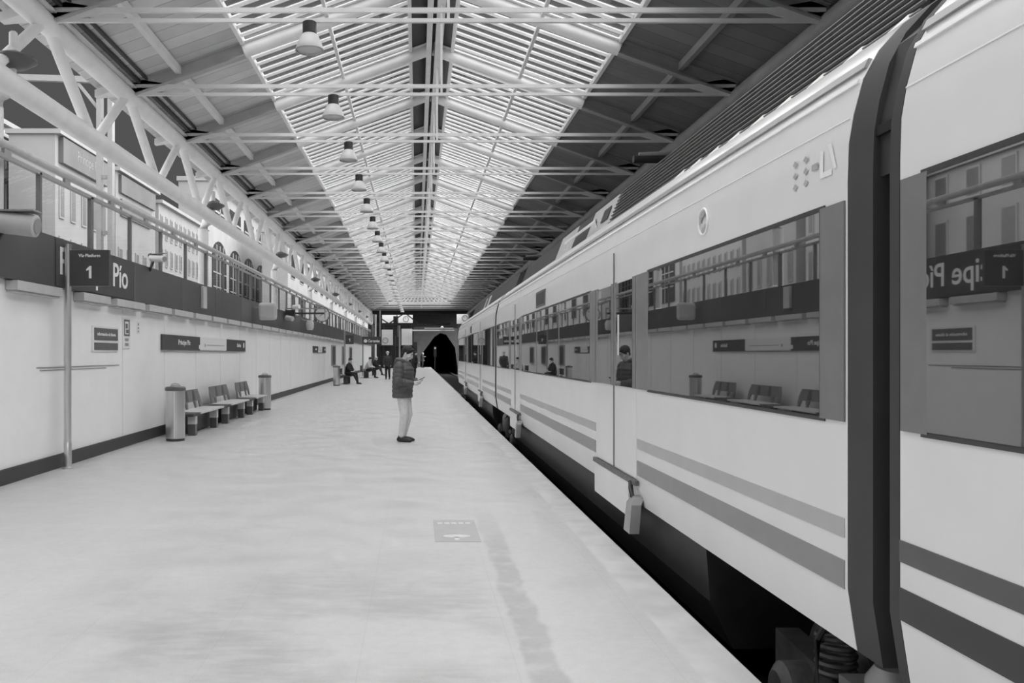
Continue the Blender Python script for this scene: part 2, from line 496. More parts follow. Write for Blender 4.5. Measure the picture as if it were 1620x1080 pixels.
# ------------------------------------------------------------------ roof
RX, RZ, SL = 0.30, 8.15, 0.358
XL, XR = -5.0, 5.5
BL, BR = -3.0, 3.5
def rz(x): return RZ - SL * abs(x - RX)
PITCH = 3.26
TR = [11.5 + PITCH * k for k in range(-1, 23)]
YR = TR[-1]                      # ridge ends here, the hipped end begins
def slab(x0, x1, y0, y1, t=0.04, lift=0.0):
    return MB().prism([(x0, y0, rz(x0) + lift), (x1, y0, rz(x1) + lift), (x1, y0, rz(x1) + t + lift), (x0, y0, rz(x0) + t + lift)], (0, y1 - y0, 0))
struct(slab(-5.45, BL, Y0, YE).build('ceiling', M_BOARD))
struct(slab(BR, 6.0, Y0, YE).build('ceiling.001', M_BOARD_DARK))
struct(slab(-0.14, RX, Y0, YR, 0.05).build('ceiling.002', M_DARK))
struct(slab(RX, 0.74, Y0, YR, 0.05).build('ceiling.003', M_DARK))
# hipped end: boards below, glazing above
zb, ze = rz(BL), rz(XL)
yb = YR + (YE - YR) * (RZ - zb) / (RZ - ze)
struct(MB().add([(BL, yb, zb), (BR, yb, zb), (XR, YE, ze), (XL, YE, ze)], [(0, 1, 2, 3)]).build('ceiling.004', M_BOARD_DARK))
hip = MB()
for k in range(14):
    u = (k + 0.5) / 14
    xb = BL + (BR - BL) * u
    hip.bar((RX + (xb - RX) * max(0.0, 0.15), YR + 0.15 * (yb - YR), RZ - 0.05), (xb, yb, zb - 0.05), 0.16, 0.04)
hip.bar((BL, yb, zb - 0.06), (BR, yb, zb - 0.06), 0.12, 0.12).bar(((BL + RX) / 2, (yb + YR) / 2, (zb + RZ) / 2 - 0.08), ((BR + RX) / 2, (yb + YR) / 2, (zb + RZ) / 2 - 0.08), 0.1, 0.1)
hw = struct(hip.build('window_99', M_BAR))
MB().add([(RX, YR, RZ + 0.02), (BL, yb, zb + 0.02), (BR, yb, zb + 0.02)], [(0, 1, 2)]).build('glass', M_GLASS, hw)
n = 0
for k in range(-5, 23):
    y0 = 11.5 + PITCH * (k - 1); y1 = y0 + PITCH
    if y0 < Y0: continue
    for sgn, xa, xb in ((-1, -0.14, BL), (1, 0.74, BR)):
        n += 1
        m = MB()
        for q in range(1, 10):
            y = y0 + PITCH * q / 9.0
            if q == 9: continue
            m.bar((xa, y, rz(xa) - 0.02), (xb, y, rz(xb) - 0.02), 0.125, 0.022)
        for x in (xa, xb):
            m.bar((x, y0, rz(x) - 0.03), (x, y1, rz(x) - 0.03), 0.07, 0.10)
        o = struct(m.build('window_%d' % n, M_BAR))
        MB().add([(x_, y_, rz(x_) - 0.009) for x_, y_ in ((xa, y0), (xb, y0), (xb, y1), (xa, y1))], [(0, 1, 2, 3)]).build('glass', M_GLASS, o)

struct(MB().box(-6.0, 6.2, 98.5, 104.4, 6.6, 6.7).build('added_light_cover', M_BOARD_DARK))  # unseen slab added to keep daylight off the platform end
# trusses
ZT = 6.14
for i, y in enumerate(TR):
    nm = '%s white roof truss counted from the near end of the hall' % ordw(i + 1)
    t = thing('roof_truss', (RX, y, ZT), nm, 'roof truss', 'roof trusses across the hall')
    MB().ibar((XL, y, rz(XL) - 0.13), (BL, y, rz(BL) - 0.13), 0.16, 0.24).build('rafter', mat('shaded_rafter_paint', 0.46, 0.6, noise=0.08, scale=3), t)  # shade on the backlit rafter side put into a darker paint
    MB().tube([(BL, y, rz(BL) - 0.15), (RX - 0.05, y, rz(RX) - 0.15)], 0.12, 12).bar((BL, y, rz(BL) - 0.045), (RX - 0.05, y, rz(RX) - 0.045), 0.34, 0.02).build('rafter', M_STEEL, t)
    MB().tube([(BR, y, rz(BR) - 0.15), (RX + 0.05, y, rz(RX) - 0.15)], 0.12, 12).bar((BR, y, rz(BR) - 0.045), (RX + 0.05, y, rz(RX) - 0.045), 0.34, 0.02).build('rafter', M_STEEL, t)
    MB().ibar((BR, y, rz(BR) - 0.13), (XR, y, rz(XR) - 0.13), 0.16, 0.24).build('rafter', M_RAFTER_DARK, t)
    MB().bar((XL, y, ZT + 0.07), (XR, y, ZT + 0.07), 0.05, 0.06).build('tie_rod', M_RAFTER, t)
    MB().bar((XL, y, ZT - 0.07), (XR, y, ZT - 0.07), 0.05, 0.05).build('tie_rod', M_RAFTER, t)
    MB().bar((RX + 0.12, y, ZT - 0.07), (RX + 0.12, y, rz(RX) - 0.3), 0.04, 0.04).build('hanger', M_RAFTER, t)
    for x, d in ((XL, 1), (XR, -1)):
        MB().prism([(x, y - 0.02, ZT - 0.12), (x + d * 0.35, y - 0.02, ZT - 0.08), (x + d * 0.9, y - 0.02, ZT + 0.07), (x, y - 0.02, ZT + 0.22)], (0, 0.04, 0)).build('gusset', M_RAFTER, t)
def beam(x, z, w, h, name, label, m, y1=YE - 0.4):
    return tag(MB().box(x - w / 2, x + w / 2, Y0, y1, z - h / 2, z + h / 2).build(name, m), label, 'beam')
rb = thing('ridge_beam', (RX + 0.06, 38, 7.7), 'long pale double beam running under the roof ridge', 'beam')
MB().box(RX - 0.11, RX - 0.01, Y0, YR, 7.72, 7.96).build('beam_member', M_RAFTER, rb)
MB().box(RX + 0.06, RX + 0.20, Y0, YR, 7.62, 7.96).build('beam_member', M_STEEL, rb)
beam(-4.12, rz(-4.12) - 0.09, 0.09, 0.13, 'purlin', 'long purlin under the boards on the platform side of the roof', M_RAFTER, YR)
beam(4.55, rz(4.55) - 0.09, 0.09, 0.13, 'purlin', 'long dark purlin under the boards above the train', M_RAFTER_DARK, YR)
beam(-1.55, rz(-1.55) - 0.10, 0.06, 0.06, 'purlin', 'thin purlin under the skylight bars on the platform side', M_RAFTER, YR)
beam(2.15, rz(2.15) - 0.10, 0.06, 0.06, 'purlin', 'thin purlin under the skylight bars on the train side', M_RAFTER, YR)
struct(MB().box(XL + 0.17, XL + 0.23, Y0, YE, rz(XL + 0.20) - 0.07, rz(XL + 0.20) - 0.02).box(XL + 0.31, XL + 0.35, Y0, YE, rz(XL + 0.33) - 0.06, rz(XL + 0.33) - 0.01).build('trim_7', M_DARK))
tag(MB().tube([(XR + 0.05, Y0, 6.03), (XR + 0.05, YE, 6.03)], 0.15, 14).build('eave_beam', M_RAFTER_DARK), 'dark tubular eave beam above the train roof', 'beam')

# lattice girder along the platform wall
lg = thing('lattice_girder', (XW, 40, 4.8), 'white steel lattice girder of tubes above the glass parapet', 'girder')
MB().tube([(XL, Y0, 6.03), (XL, YE, 6.03)], 0.145, 16).build('top_chord', M_STEEL, lg)
MB().box(XL - 0.06, XL + 0.15, Y0, YE, 6.165, 6.195).build('top_flange', M_RAFTER, lg)
MB().tube([(XL, Y0, 4.90), (XL, YE, 4.90)], 0.15, 16).build('bottom_chord', M_STEEL, lg)
GY = [11.5 + PITCH * k for k in range(-2, 26)]
for y in GY:
    if y > YE: break
    MB().tube([(XL, y + 0.06, 6.02), (XL, y + PITCH * 0.47, 4.96)], 0.085, 10).build('diagonal', M_STEEL, lg)
    MB().tube([(XL, y - 0.10, 6.02), (XL, y - PITCH * 0.44, 4.96)], 0.075, 10).build('diagonal', M_STEEL, lg)
    MB().prism([(XL - 0.12, y - 0.42, 6.0), (XL - 0.42, y - 0.42, 5.9), (XL - 0.42, y - 0.30, 5.9), (XL - 0.12, y - 0.12, 6.0)], (0, 0, 0.12)).build('gutter_bracket', M_RAFTER, lg)

# columns with saucer lamps
col0 = None
CY = [10.5 + 10.3 * k for k in range(0, 8)]
for i, y in enumerate(CY):
    if y > YE: break
    lab = '%s round white column from the near end, standing on the fascia' % ordw(i + 1)
    if col0 is None:
        t = thing('column', (XL, y, 3.17), lab, 'column', 'columns under the girder', local=True)
        MB().tube([(-0.22, 0, 0.0), (-0.22, 0, 1.45), (-0.14, 0, 1.62), (-0.05, 0, 1.72)], 0.12, 14).build('shaft', M_STEEL, t)
        MB().lathe([(0.19, 0), (0.19, 0.05), (0.13, 0.08)], (-0.22, 0, 0), 16).build('collar', M_STEEL, t)
        col0 = t
    else: dup(col0, (XL, y, 3.17), lab)
sau0 = None
for i, y in enumerate(CY):
    if y > YE: break
    lab = '%s dark saucer lamp from the near end, on the girder above its column' % ordw(i + 1)
    if sau0 is None:
        t = thing('saucer_lamp', (XL + 0.1, y, 5.09), lab, 'lamp', 'dark saucer lamps on the girder', local=True)
        MB().lathe([(0.04, 0.0), (0.16, 0.02), (0.28, 0.10), (0.265, 0.13), (0.12, 0.19), (0.05, 0.22)], (-0.07, 0, 0.0), 24).build('dish', mat('dark_saucer', 0.12, 0.4), t)
        MB().lathe([(0.05, 0), (0.05, 0.25), (0.03, 0.27)], (-0.07, 0, 0.19), 12).build('cap', M_STEEL, t)
        MB().bar((-0.07, 0, -0.05), (-0.07, 0, 0.02), 0.06, 0.06).build('bracket', M_STEEL, t)
        sau0 = t
    else: dup(sau0, (XL + 0.1, y, 5.09), lab)

# pendant lamps under the tie rods
pl0 = None
LX = -1.45
for i, y in enumerate(TR[1:]):
    lab = '%s pendant lamp in the row, counted from the near end' % ordw(i + 1)
    if pl0 is None:
        t = thing('pendant_lamp', (LX, y, ZT - 0.47), lab, 'lamp', 'pendant lamps under the tie rods', local=True)
        MB().lathe([(0.085, 0.22), (0.095, 0.23), (0.095, 0.375), (0.07, 0.39)], n=20).build('housing', M_LAMPH, t)
        sh = MB().lathe([(0.185, 0.0), (0.19, 0.015), (0.165, 0.09), (0.13, 0.17), (0.09, 0.22), (0.08, 0.22), (0.12, 0.165), (0.155, 0.09), (0.175, 0.015), (0.175, 0.0)], n=28, caps=False).build('shade', M_SHADE, t)
        MB().lathe([(0.172, 0.012), (0.172, 0.02)], n=28).build('lens', mat('lamp_lens', 0.5, 0.15), sh)
        MB().ring((0, 0, 0.0), 0.185, 0.01, ZD).build('rim', M_ALU, sh)
        MB().bar((0, 0, 0.385), (0, 0, 0.41), 0.05, 0.03).build('hook', M_LAMPH, t)
        pl0 = t
    else: dup(pl0, (LX, y, ZT - 0.47), lab)

# overhead line drop arms above the train roof
for i, (y, lab) in enumerate(((15.2, 'dark overhead line arm above the train roof, the near one'), (31.0, 'dark overhead line arm above the train roof, the far one'))):
    t = thing('overhead_line_arm', (4.2, y, 5.2), lab, 'overhead line arm')
    MB().tube([(3.95, y, 5.12), (5.75, y, 5.22)], 0.05, 10).build('arm', M_RAFTER_DARK, t)
    MB().tube([(3.85, y, 5.05), (4.4, y, 5.05)], 0.07, 10).build('insulator', M_EQUIP, t)
    MB().tube([(4.9, y, 5.16), (5.75, y, 5.9)], 0.03, 8).build('stay', M_EQUIP, t)

# ------------------------------------------------------------------ platform furniture
# platform number sign on its pole
t = thing('platform_sign', (-4.83, 11.8, 0), 'steel pole carrying a dark square sign reading Vía Platform and a white 1', 'sign')
MB().tube([(-4.83, 11.8, 0), (-4.83, 11.8, 3.10)], 0.045, 16).build('pole', M_CHROME, t)
MB().lathe([(0.075, 0), (0.075, 0.015), (0.05, 0.03), (0.05, 0.35), (0.046, 0.36)], (-4.83, 11.8, 0), 20).build('base_sleeve', M_CHROME, t)
pn = MB().box(-4.79, -4.25, 11.77, 11.83, 2.52, 3.02).build('panel', M_SIGN, t, bevel=0.006)
text_mb('Vía·Platform', 0.042, (-4.52, 11.77, 2.92), (1, 0, 0), ZD, width=0.30, center=True, depth=0.004, bold=0.015).build('lettering', M_LETTER, pn)
one_mb(-4.53, 11.77, 2.625, 0.17).build('numeral', M_LETTER, pn)
for z in (2.60, 2.95): MB().box(-4.86, -4.79, 11.785, 11.815, z, z + 0.03).build('clamp', M_CHROME, t)

def wall_panel(name, y0, y1, z0, z1, m, label, cat='sign'):
    t = thing(name, (XW, (y0 + y1) / 2, z0), label, cat)
    MB().box(XW + 0.002, XW + 0.03, y0, y1, z0, z1).build('board', m, t)
    return t
def wl(s, h, y, z, par, m=None, width=None, x=XW + 0.03):
    return text_mb(s, h, (x, y, z), YD, ZD, width=width, depth=0.003, bold=0.01).build('lettering', m or M_LETTER, par)
# small notice with two dark bands
t = thing('notice_board', (XW, 13.65, 1.66), 'small notice of two dark bands with white text, beside the signpost', 'sign')
MB().box(XW + 0.002, XW + 0.02, 13.1, 14.25, 1.62, 2.02).build('board', M_SIGNW, t)
b = MB().box(XW + 0.02, XW + 0.028, 13.16, 14.18, 1.80, 1.99).build('dark_band', M_SIGN2, t)
MB().box(XW + 0.02, XW + 0.028, 13.16, 14.18, 1.645, 1.76).build('dark_band', M_SIGN2, t)
wl('información al cliente', 0.05, 13.27, 1.872, b, width=0.8, x=XW + 0.028)
t = thing('tall_poster', (XW, 14.65, 1.7), 'narrow white upright poster with dark boxes beside the two-band notice', 'poster')
MB().box(XW + 0.002, XW + 0.018, 14.46, 14.82, 1.68, 2.2).build('sheet', M_SIGNW, t)
MB().box(XW + 0.018, XW + 0.022, 14.5, 14.78, 2.14, 2.17).box(XW + 0.018, XW + 0.022, 14.5, 14.54, 1.92, 2.14).box(XW + 0.018, XW + 0.022, 14.74, 14.78, 1.92, 2.14).box(XW + 0.018, XW + 0.022, 14.5, 14.78, 1.89, 1.92).box(XW + 0.018, XW + 0.022, 14.58, 14.68, 2.02, 2.10).box(XW + 0.018, XW + 0.022, 14.6, 14.72, 1.94, 2.0).build('printing', M_SIGN2, t)
MB().box(XW + 0.018, XW + 0.022, 14.55, 14.72, 1.80, 1.85).box(XW + 0.018, XW + 0.022, 14.55, 14.72, 1.72, 1.77).build('small_print', M_ALU, t)
t = thing('small_sticker', (XW, 15.26, 1.98), 'tiny vertical white sticker with grey marks right of the narrow poster', 'sticker')
MB().box(XW + 0.001, XW + 0.006, 15.2, 15.36, 1.95, 2.16).build('sheet', M_SIGNW, t)
MB().box(XW + 0.006, XW + 0.008, 15.25, 15.31, 2.09, 2.13).box(XW + 0.006, XW + 0.008, 15.24, 15.32, 2.03, 2.06).box(XW + 0.006, XW + 0.008, 15.25, 15.31, 1.97, 2.0).build('printing', M_ALU, t)
# long station board
def long_board(y, ln, label, near=True):
    t = thing('station_board', (XW, y + ln / 2, 1.66), label, 'sign')
    a, b2 = y + ln * 0.36, y + ln * 0.70
    d1 = MB().box(XW + 0.002, XW + 0.035, y, a, 1.66, 1.97).build('name_panel', M_SIGN, t)
    mid = MB().box(XW + 0.002, XW + 0.03, a, b2, 1.67, 1.97).build('line_panel', M_SIGNW, t)
    d2 = MB().box(XW + 0.002, XW + 0.035, b2, y + ln, 1.66, 1.97).build('exit_panel', M_SIGN, t)
    MB().box(XW + 0.002, XW + 0.04, y, y + ln, 1.645, 1.66).build('ledge', M_ALU, t)
    MB().box(XW + 0.035, XW + 0.038, a - 0.11, a, 1.70, 1.79).build('marker', M_SIGNW, d1)
    wl('Príncipe Pío', 0.105, y + ln * 0.14, 1.78, d1, width=ln * 0.115, x=XW + 0.035)
    wl('Salida', 0.09, b2 + ln * 0.155, 1.78, d2, width=ln * 0.065, x=XW + 0.035)
    MB().lathe([(0.075, 0), (0.075, 0.006)], (XW + 0.034, y + ln - 0.25, 1.83), 20, (1, 0, 0)).build('emblem', M_LETTER, d2)
    MB().box(XW + 0.03, XW + 0.033, a + ln * 0.055, a + ln * 0.065, 1.75, 1.82).box(XW + 0.03, XW + 0.033, a + ln * 0.08, b2 - 0.3, 1.785, 1.80).build('line_diagram', M_ALU, mid)
long_board(16.62, 8.05, 'long station name board with two dark ends on the wall over the benches')
long_board(40.8, 5.6, 'far station name board with two dark ends, above the last litter bin')

# litter bins
def bin_at(o0, loc, lab):
    if o0 is not None: return dup(o0, loc, lab)
    t = thing('litter_bin', loc, lab, 'bin', 'cylindrical steel bins', local=True)
    MB().lathe([(0.165, 0.0), (0.165, 0.045)], n=32).build('plinth', M_DARK, t)
    MB().lathe([(0.170, 0.045), (0.172, 0.06), (0.172, 0.90), (0.170, 0.92)], n=40).build('body', M_CHROME, t)
    MB().lathe([(0.185, 0.915), (0.185, 0.965), (0.165, 0.985), (0.05, 0.99)], n=40).build('collar', mat('bin_collar', 0.12, 0.45), t)
    MB().lathe([(0.10, 0.985), (0.09, 1.01), (0.05, 1.02)], n=24).build('lid', M_ALU, t)
    MB().tube([(-0.08, 0, 0.99), (-0.07, 0, 1.03), (0, 0, 1.045), (0.07, 0, 1.03), (0.08, 0, 0.99)], 0.008, 8).build('handle', M_CHROME, t)
    MB().box(0.02, 0.035, -0.176, -0.168, 0.06, 0.9).build('door_seam', M_SIGNW, t)
    return t
b0 = bin_at(None, (-4.42, 15.6, 0), 'steel litter bin with grey collar at the near end of the bench')
bin_at(b0, (-4.33, 24.25, 0), 'steel litter bin just past the far end of the bench')
bin_at(b0, (-4.05, 42.9, 0), 'steel litter bin next to the seated people far down the platform')

# metal bench with three backed seats and pale slab tables between
bt = thing('bench', (-4.5, 20.0, 0), 'long metal bench of three grey backed seats between two litter bins', 'bench', local=True)
def back_panel(y, ln):
    x = -0.22
    prof = [(y, 0.50), (y + 0.02, 0.68), (y + 0.10, 0.83), (y + ln - 0.10, 0.83), (y + ln - 0.02, 0.68), (y + ln, 0.50), (y + ln - 0.14, 0.50), (y + ln - 0.16, 0.58), (y + ln - 0.38, 0.58), (y + ln - 0.40, 0.50),
            (y + ln - 0.52, 0.50), (y + ln - 0.54, 0.58), (y + 0.54, 0.58), (y + 0.52, 0.50), (y + 0.40, 0.50), (y + 0.38, 0.58), (y + 0.16, 0.58), (y + 0.14, 0.50)]
    o = MB().prism([(x - (z - 0.45) * 0.2, q, z) for q, z in prof], (0.03, 0, 0)).build('backrest', M_SEAT, bt)
    for f in (0.33, 0.67):
        q = y + ln * f
        MB().prism([(x + 0.032 - 0.03, q - 0.10, 0.60), (x + 0.032 - 0.072, q - 0.02, 0.81), (x + 0.032 - 0.072, q + 0.08, 0.81), (x + 0.032 - 0.03, q + 0.10, 0.60)], (0.004, 0, 0)).build('dark_inset', M_FASCIA, o)
    for q in (y + 0.07, y + 0.46, y + ln - 0.46, y + ln - 0.07):
        MB().bar((x + 0.02, q, 0.42), (x - 0.002, q, 0.52), 0.09, 0.03).build('back_post', M_SEAT, bt)
for y, ln in ((-3.0, 1.6), (-0.5, 1.9), (2.3, 1.65)): back_panel(y, ln)
for a, b in ((-3.25, -1.3), (-0.5, 1.5), (2.5, 4.05)):
    MB().box(-0.24, 0.27, a, b, 0.41, 0.445).build('seat', M_SEAT_TOP, bt)
    MB().box(-0.2, 0.0, a + 0.1, b - 0.1, 0.02, 0.40).build('seat_beam', M_DARK, bt)
for a, b in ((-3.75, -3.25), (-1.3, -0.5), (1.5, 2.5)):
    MB().box(-0.24, 0.24, a, b, 0.385, 0.435).build('dark_table', M_DARK, bt)
for q in (-3.4, -1.65, -0.55, 1.2, 2.3, 3.9):
    MB().box(0.06, 0.20, q - 0.07, q + 0.07, 0.0, 0.22).build('leg', M_FASCIA, bt)
    MB().box(0.055, 0.205, q - 0.075, q + 0.075, 0.22, 0.385 if q != 2.3 else 0.385).build('leg_cap', M_SEAT_TOP, bt)

# far benches (under the seated people)
for x, y, lab in ((-3.72, 44.6, 'short dark bench under the nearest seated person'), (-3.38, 56.2, 'short dark bench under the second seated person'), (-3.2, 63.2, 'short dark bench under the farthest seated person')):
    t = thing('bench', (x, y + 0.8, 0), lab, 'bench', 'dark benches far down the platform')
    MB().box(x - 0.3, x + 0.25, y, y + 1.7, 0.40, 0.45).build('seat', M_DARK, t)
    MB().box(x - 0.38, x - 0.34, y, y + 1.7, 0.5, 0.82).build('backrest', M_DARK, t)
    for q in (0.2, 1.5):
        MB().box(x - 0.15, x + 0.1, y + q - 0.06, y + q + 0.06, 0, 0.4).build('leg', M_DARK, t)
        MB().bar((x - 0.3, y + q, 0.42), (x - 0.36, y + q, 0.6), 0.05, 0.03).build('back_post', M_DARK, t)

# worn sticker on the platform floor
t = thing('floor_sticker', (0.345, 7.66, 0.0), 'worn grey rectangular sticker on the platform floor beside the dirty strip', 'floor sticker')
MB().box(0.15, 0.54, 7.18, 8.12, 0.0, 0.003).build('sheet', mat('worn_grey_sticker', 0.45, 0.5, noise=0.05), t)
mk = MB()
for k in range(5): mk.box(0.19 + k * 0.065, 0.19 + k * 0.065 + 0.045, 7.93, 8.0, 0.003, 0.0045)
pts = [(0.345 + 0.12 * math.cos(a), 7.40 + 0.06 * math.sin(a), 0.003) for a in [2 * PI * q / 20 for q in range(20)]]
mk.prism(pts, (0, 0, 0.0015)).box(0.32, 0.36, 7.24, 7.36, 0.003, 0.0045)
mk.build('worn_printing', mat('worn_white_print', 0.68, 0.5, noise=0.08, scale=30), t)

# CCTV cameras
def cctv(loc, L, R, lab, rz, m):
    t = thing('security_camera', loc, lab, 'security camera', rz=rz, local=True)
    MB().lathe([(R, 0), (R, L), (R * 0.85, L + 0.01)], (0, 0, 0.12), 18, (1, 0, -0.12)).build('body', m, t)
    MB().lathe([(R * 0.7, 0), (R * 0.7, 0.012)], (L + 0.01, 0, 0.12 - 0.12 * L), 16, (1, 0, -0.12)).build('lens', M_ALU, t)
    MB().box(-0.02, L * 1.05, -R * 0.9, R * 0.9, 0.12 + R * 0.85, 0.12 + R * 1.0).build('sun_hood', M_ALU, t)
    MB().bar((0.08, 0, 0.1), (-0.05, 0, -0.12), 0.035, 0.035).build('bracket', M_EQUIP, t)
    MB().ball((-0.02, 0, 0.16), 0.05).build('cable_gland', M_EQUIP, t)
    return t
cctv((-4.86, 15.6, 3.22), 0.36, 0.065, 'small white security camera above the dark fascia past the lettering', -0.6, M_STEEL)
cctv((-4.86, 9.95, 3.0), 0.42, 0.13, 'large pale cylindrical camera on top of the fascia nearest the viewer', 0.0, M_BOX)
# pale rounded display hung on the fascia, and bracket cluster with arm
t = thing('projecting_sign', (XW + 0.1, 25.6, 2.7), 'pale rounded sign projecting from the dark fascia in mid distance', 'sign')
MB().box(XW + 0.1, XW + 0.3, 25.57, 25.63, 2.95, 3.0).build('arm', M_ALU, t)
MB().box(XW + 0.24, XW + 0.80, 25.5, 25.68, 2.60, 3.12).build('face', M_BOX, t, bevel=0.085)
t = thing('bracket_arm', (XW + 0.1, 31.6, 3.1), 'horizontal double bracket arm with dark cameras, left of the hanging clock', 'bracket')
MB().box(XW + 0.1, XW + 1.6, 31.58, 31.62, 3.24, 3.29).build('arm', M_ALU, t)
MB().box(XW + 0.1, XW + 1.6, 31.58, 31.62, 3.06, 3.12).build('arm', M_EQUIP, t)
MB().box(XW + 1.56, XW + 1.6, 31.57, 31.63, 2.9, 3.3).build('end_post', M_ALU, t)
MB().box(XW + 0.15, XW + 0.5, 31.3, 31.55, 2.9, 3.2).build('junction_box', M_EQUIP, t)
MB().lathe([(0.09, 0), (0.09, 0.3)], (XW + 0.2, 31.3, 2.92), 14, (1, -0.6, -0.2)).build('camera_body', M_BOX, t)
MB().lathe([(0.08, 0), (0.08, 0.28)], (XW + 0.45, 31.35, 3.3), 14, (1, -0.6, 0.1)).build('camera_body', M_STEEL, t)
def clock(c, R, face_m, rim_m, label, arm=None, hands=((0.7, 55), (0.45, 235))):
    c = V(c)
    t = thing('station_clock', c, label, 'clock')
    f = MB().lathe([(R * 0.94, 0), (R * 0.94, 0.12)], c + V((0, 0.06, 0)), 32, (0, -1, 0)).build('face', face_m, t)
    MB().lathe([(R, 0.05), (R, 0.13), (R * 0.9, 0.135), (R * 0.9, 0.12)], c + V((0, 0.06, 0)), 32, (0, -1, 0), caps=False).build('rim', rim_m, t)
    for ln, an in hands:
        a = math.radians(an)
        MB().bar(c + V((0, -0.068, 0)), c + V((math.sin(a) * R * ln, -0.068, math.cos(a) * R * ln)), R * 0.06, 0.008, (0, 1, 0)).build('hand', M_DARK, t)
    tk = MB()
    for h in range(12):
        a = h * PI / 6; tk.bar(c + V((math.sin(a) * R * .76, -0.066, math.cos(a) * R * .76)), c + V((math.sin(a) * R * .86, -0.066, math.cos(a) * R * .86)), R * 0.04, 0.006, (0, 1, 0))
    tk.build('hour_marks', M_DARK, t)
    if arm: MB().bar(c + V((0, 0.02, R * 0.95)), V(arm), 0.05, 0.05, (0, 1, 0)).build('arm', M_ALU, t)
    return t
clock((-4.22, 38.0, 3.35), 0.34, M_SIGNW, M_EQUIP2, 'round white clock hanging from the fascia above the platform', arm=(-4.9, 38.0, 3.9))
t = thing('hanging_lamp', (-4.55, 36.2, 2.72), 'small pale lantern box hanging on the fascia below the clock', 'lamp')
MB().lathe([(0.12, 0), (0.17, 0.1), (0.17, 0.3), (0.1, 0.42)], (-4.55, 36.2, 2.6), 16).build('shade', M_BOX, t)
MB().bar((-4.55, 36.2, 3.0), (-4.88, 36.2, 3.05), 0.04, 0.04).build('bracket', M_ALU, t)

# far platform sign "1" on a pole and the lit line sign
t = thing('platform_sign', (-4.2, 53.0, 0), 'dark far sign reading 1 on a thin pole behind the seated people', 'sign')
MB().tube([(-4.5, 53, 0), (-4.5, 53, 3.1)], 0.05, 10).build('pole', M_ALU, t)
p = MB().box(-4.45, -3.95, 52.97, 53.03, 2.2, 2.75).build('panel', M_SIGN, t)
one_mb(-4.2, 52.97, 2.36, 0.2).build('numeral', M_LETTER, p)
t = thing('line_sign', (-3.3, 62, 2.4), 'dark hanging sign with bright white Cercanías lettering far down the platform', 'sign')
p = MB().box(-4.0, -2.65, 61.95, 62.05, 2.3, 2.85).build('panel', M_SIGN, t)
text_mb('Cercanías', 0.2, (-3.55, 61.95, 2.45), (1, 0, 0), ZD, width=0.82, depth=0.004, bold=0.02).build('lettering', M_LETTER, p)
MB().lathe([(0.13, 0), (0.13, 0.006)], (-3.75, 61.95, 2.54), 16, (0, -1, 0)).build('emblem', M_LETTER, p)
for x in (-3.95, -2.7): MB().tube([(x, 62, 0 if x < -3 else 2.85), (x, 62, 2.3 if x < -3 else 4.75)], 0.05, 10).build('post', M_ALU, t)
for i, (y, lab) in enumerate(((50.5, 'dark upright advert on the wall above the second seated person'), (57.5, 'dark upright advert on the wall past the first advert'), (63.5, 'dark upright advert on the wall, the farthest one'))):
    t = thing('wall_advert', (XW, y, 1.2), lab, 'advert', 'dark adverts on the far wall')
    MB().box(XW + 0.002, XW + 0.08, y - 1.0, y + 1.0, 0.9, 2.1).build('frame', M_ALU, t)
    MB().box(XW + 0.08, XW + 0.085, y - 0.9, y + 0.9, 0.98, 2.02).build('sheet', M_SIGN, t)

# ------------------------------------------------------------------ train
XS, XC = 1.80, 3.27
HALF = [(1.84, 0.34), (1.80, 0.60), (1.80, 2.30), (1.805, 2.46), (1.825, 2.58), (1.865, 2.73), (1.93, 2.85), (2.03, 2.96), (2.17, 3.06), (2.36, 3.14), (2.7, 3.20), (3.27, 3.22)]
def profile(inset=0.0, zlow=None):
    h = []
    for x, z in HALF:
        c = V((XC, 1.7)); d = V((x, z)) - c
        f = 1 - inset / d.length
        h.append((XC + d.x * f, 1.7 + d.y * f))
    full = h + [(2 * XC - x, z) for x, z in h[:-1]][::-1]
    if zlow is not None: full = [(x, zlow if i in (0, len(full) - 1) else z) for i, (x, z) in enumerate(full)]
    return full
def ring_at(y, inset=0.0, shift=0.0): return [V((x, y, z)) for x, z in profile(inset)]
def side(y0, y1, z0, z1, x=1.794, d=0.012): return MB().box(x, x + d, y0, y1, z0, z1)
def lean(y0, y1, a, b, t=0.006):
    (x0, z0), (x1, z1) = a, b
    return MB().prism([(x0 - t, y0, z0), (x1 - t, y0, z1 + t * 0.3), (x1 + t, y0, z1), (x0 + t, y0, z0)], (0, y1 - y0, 0))

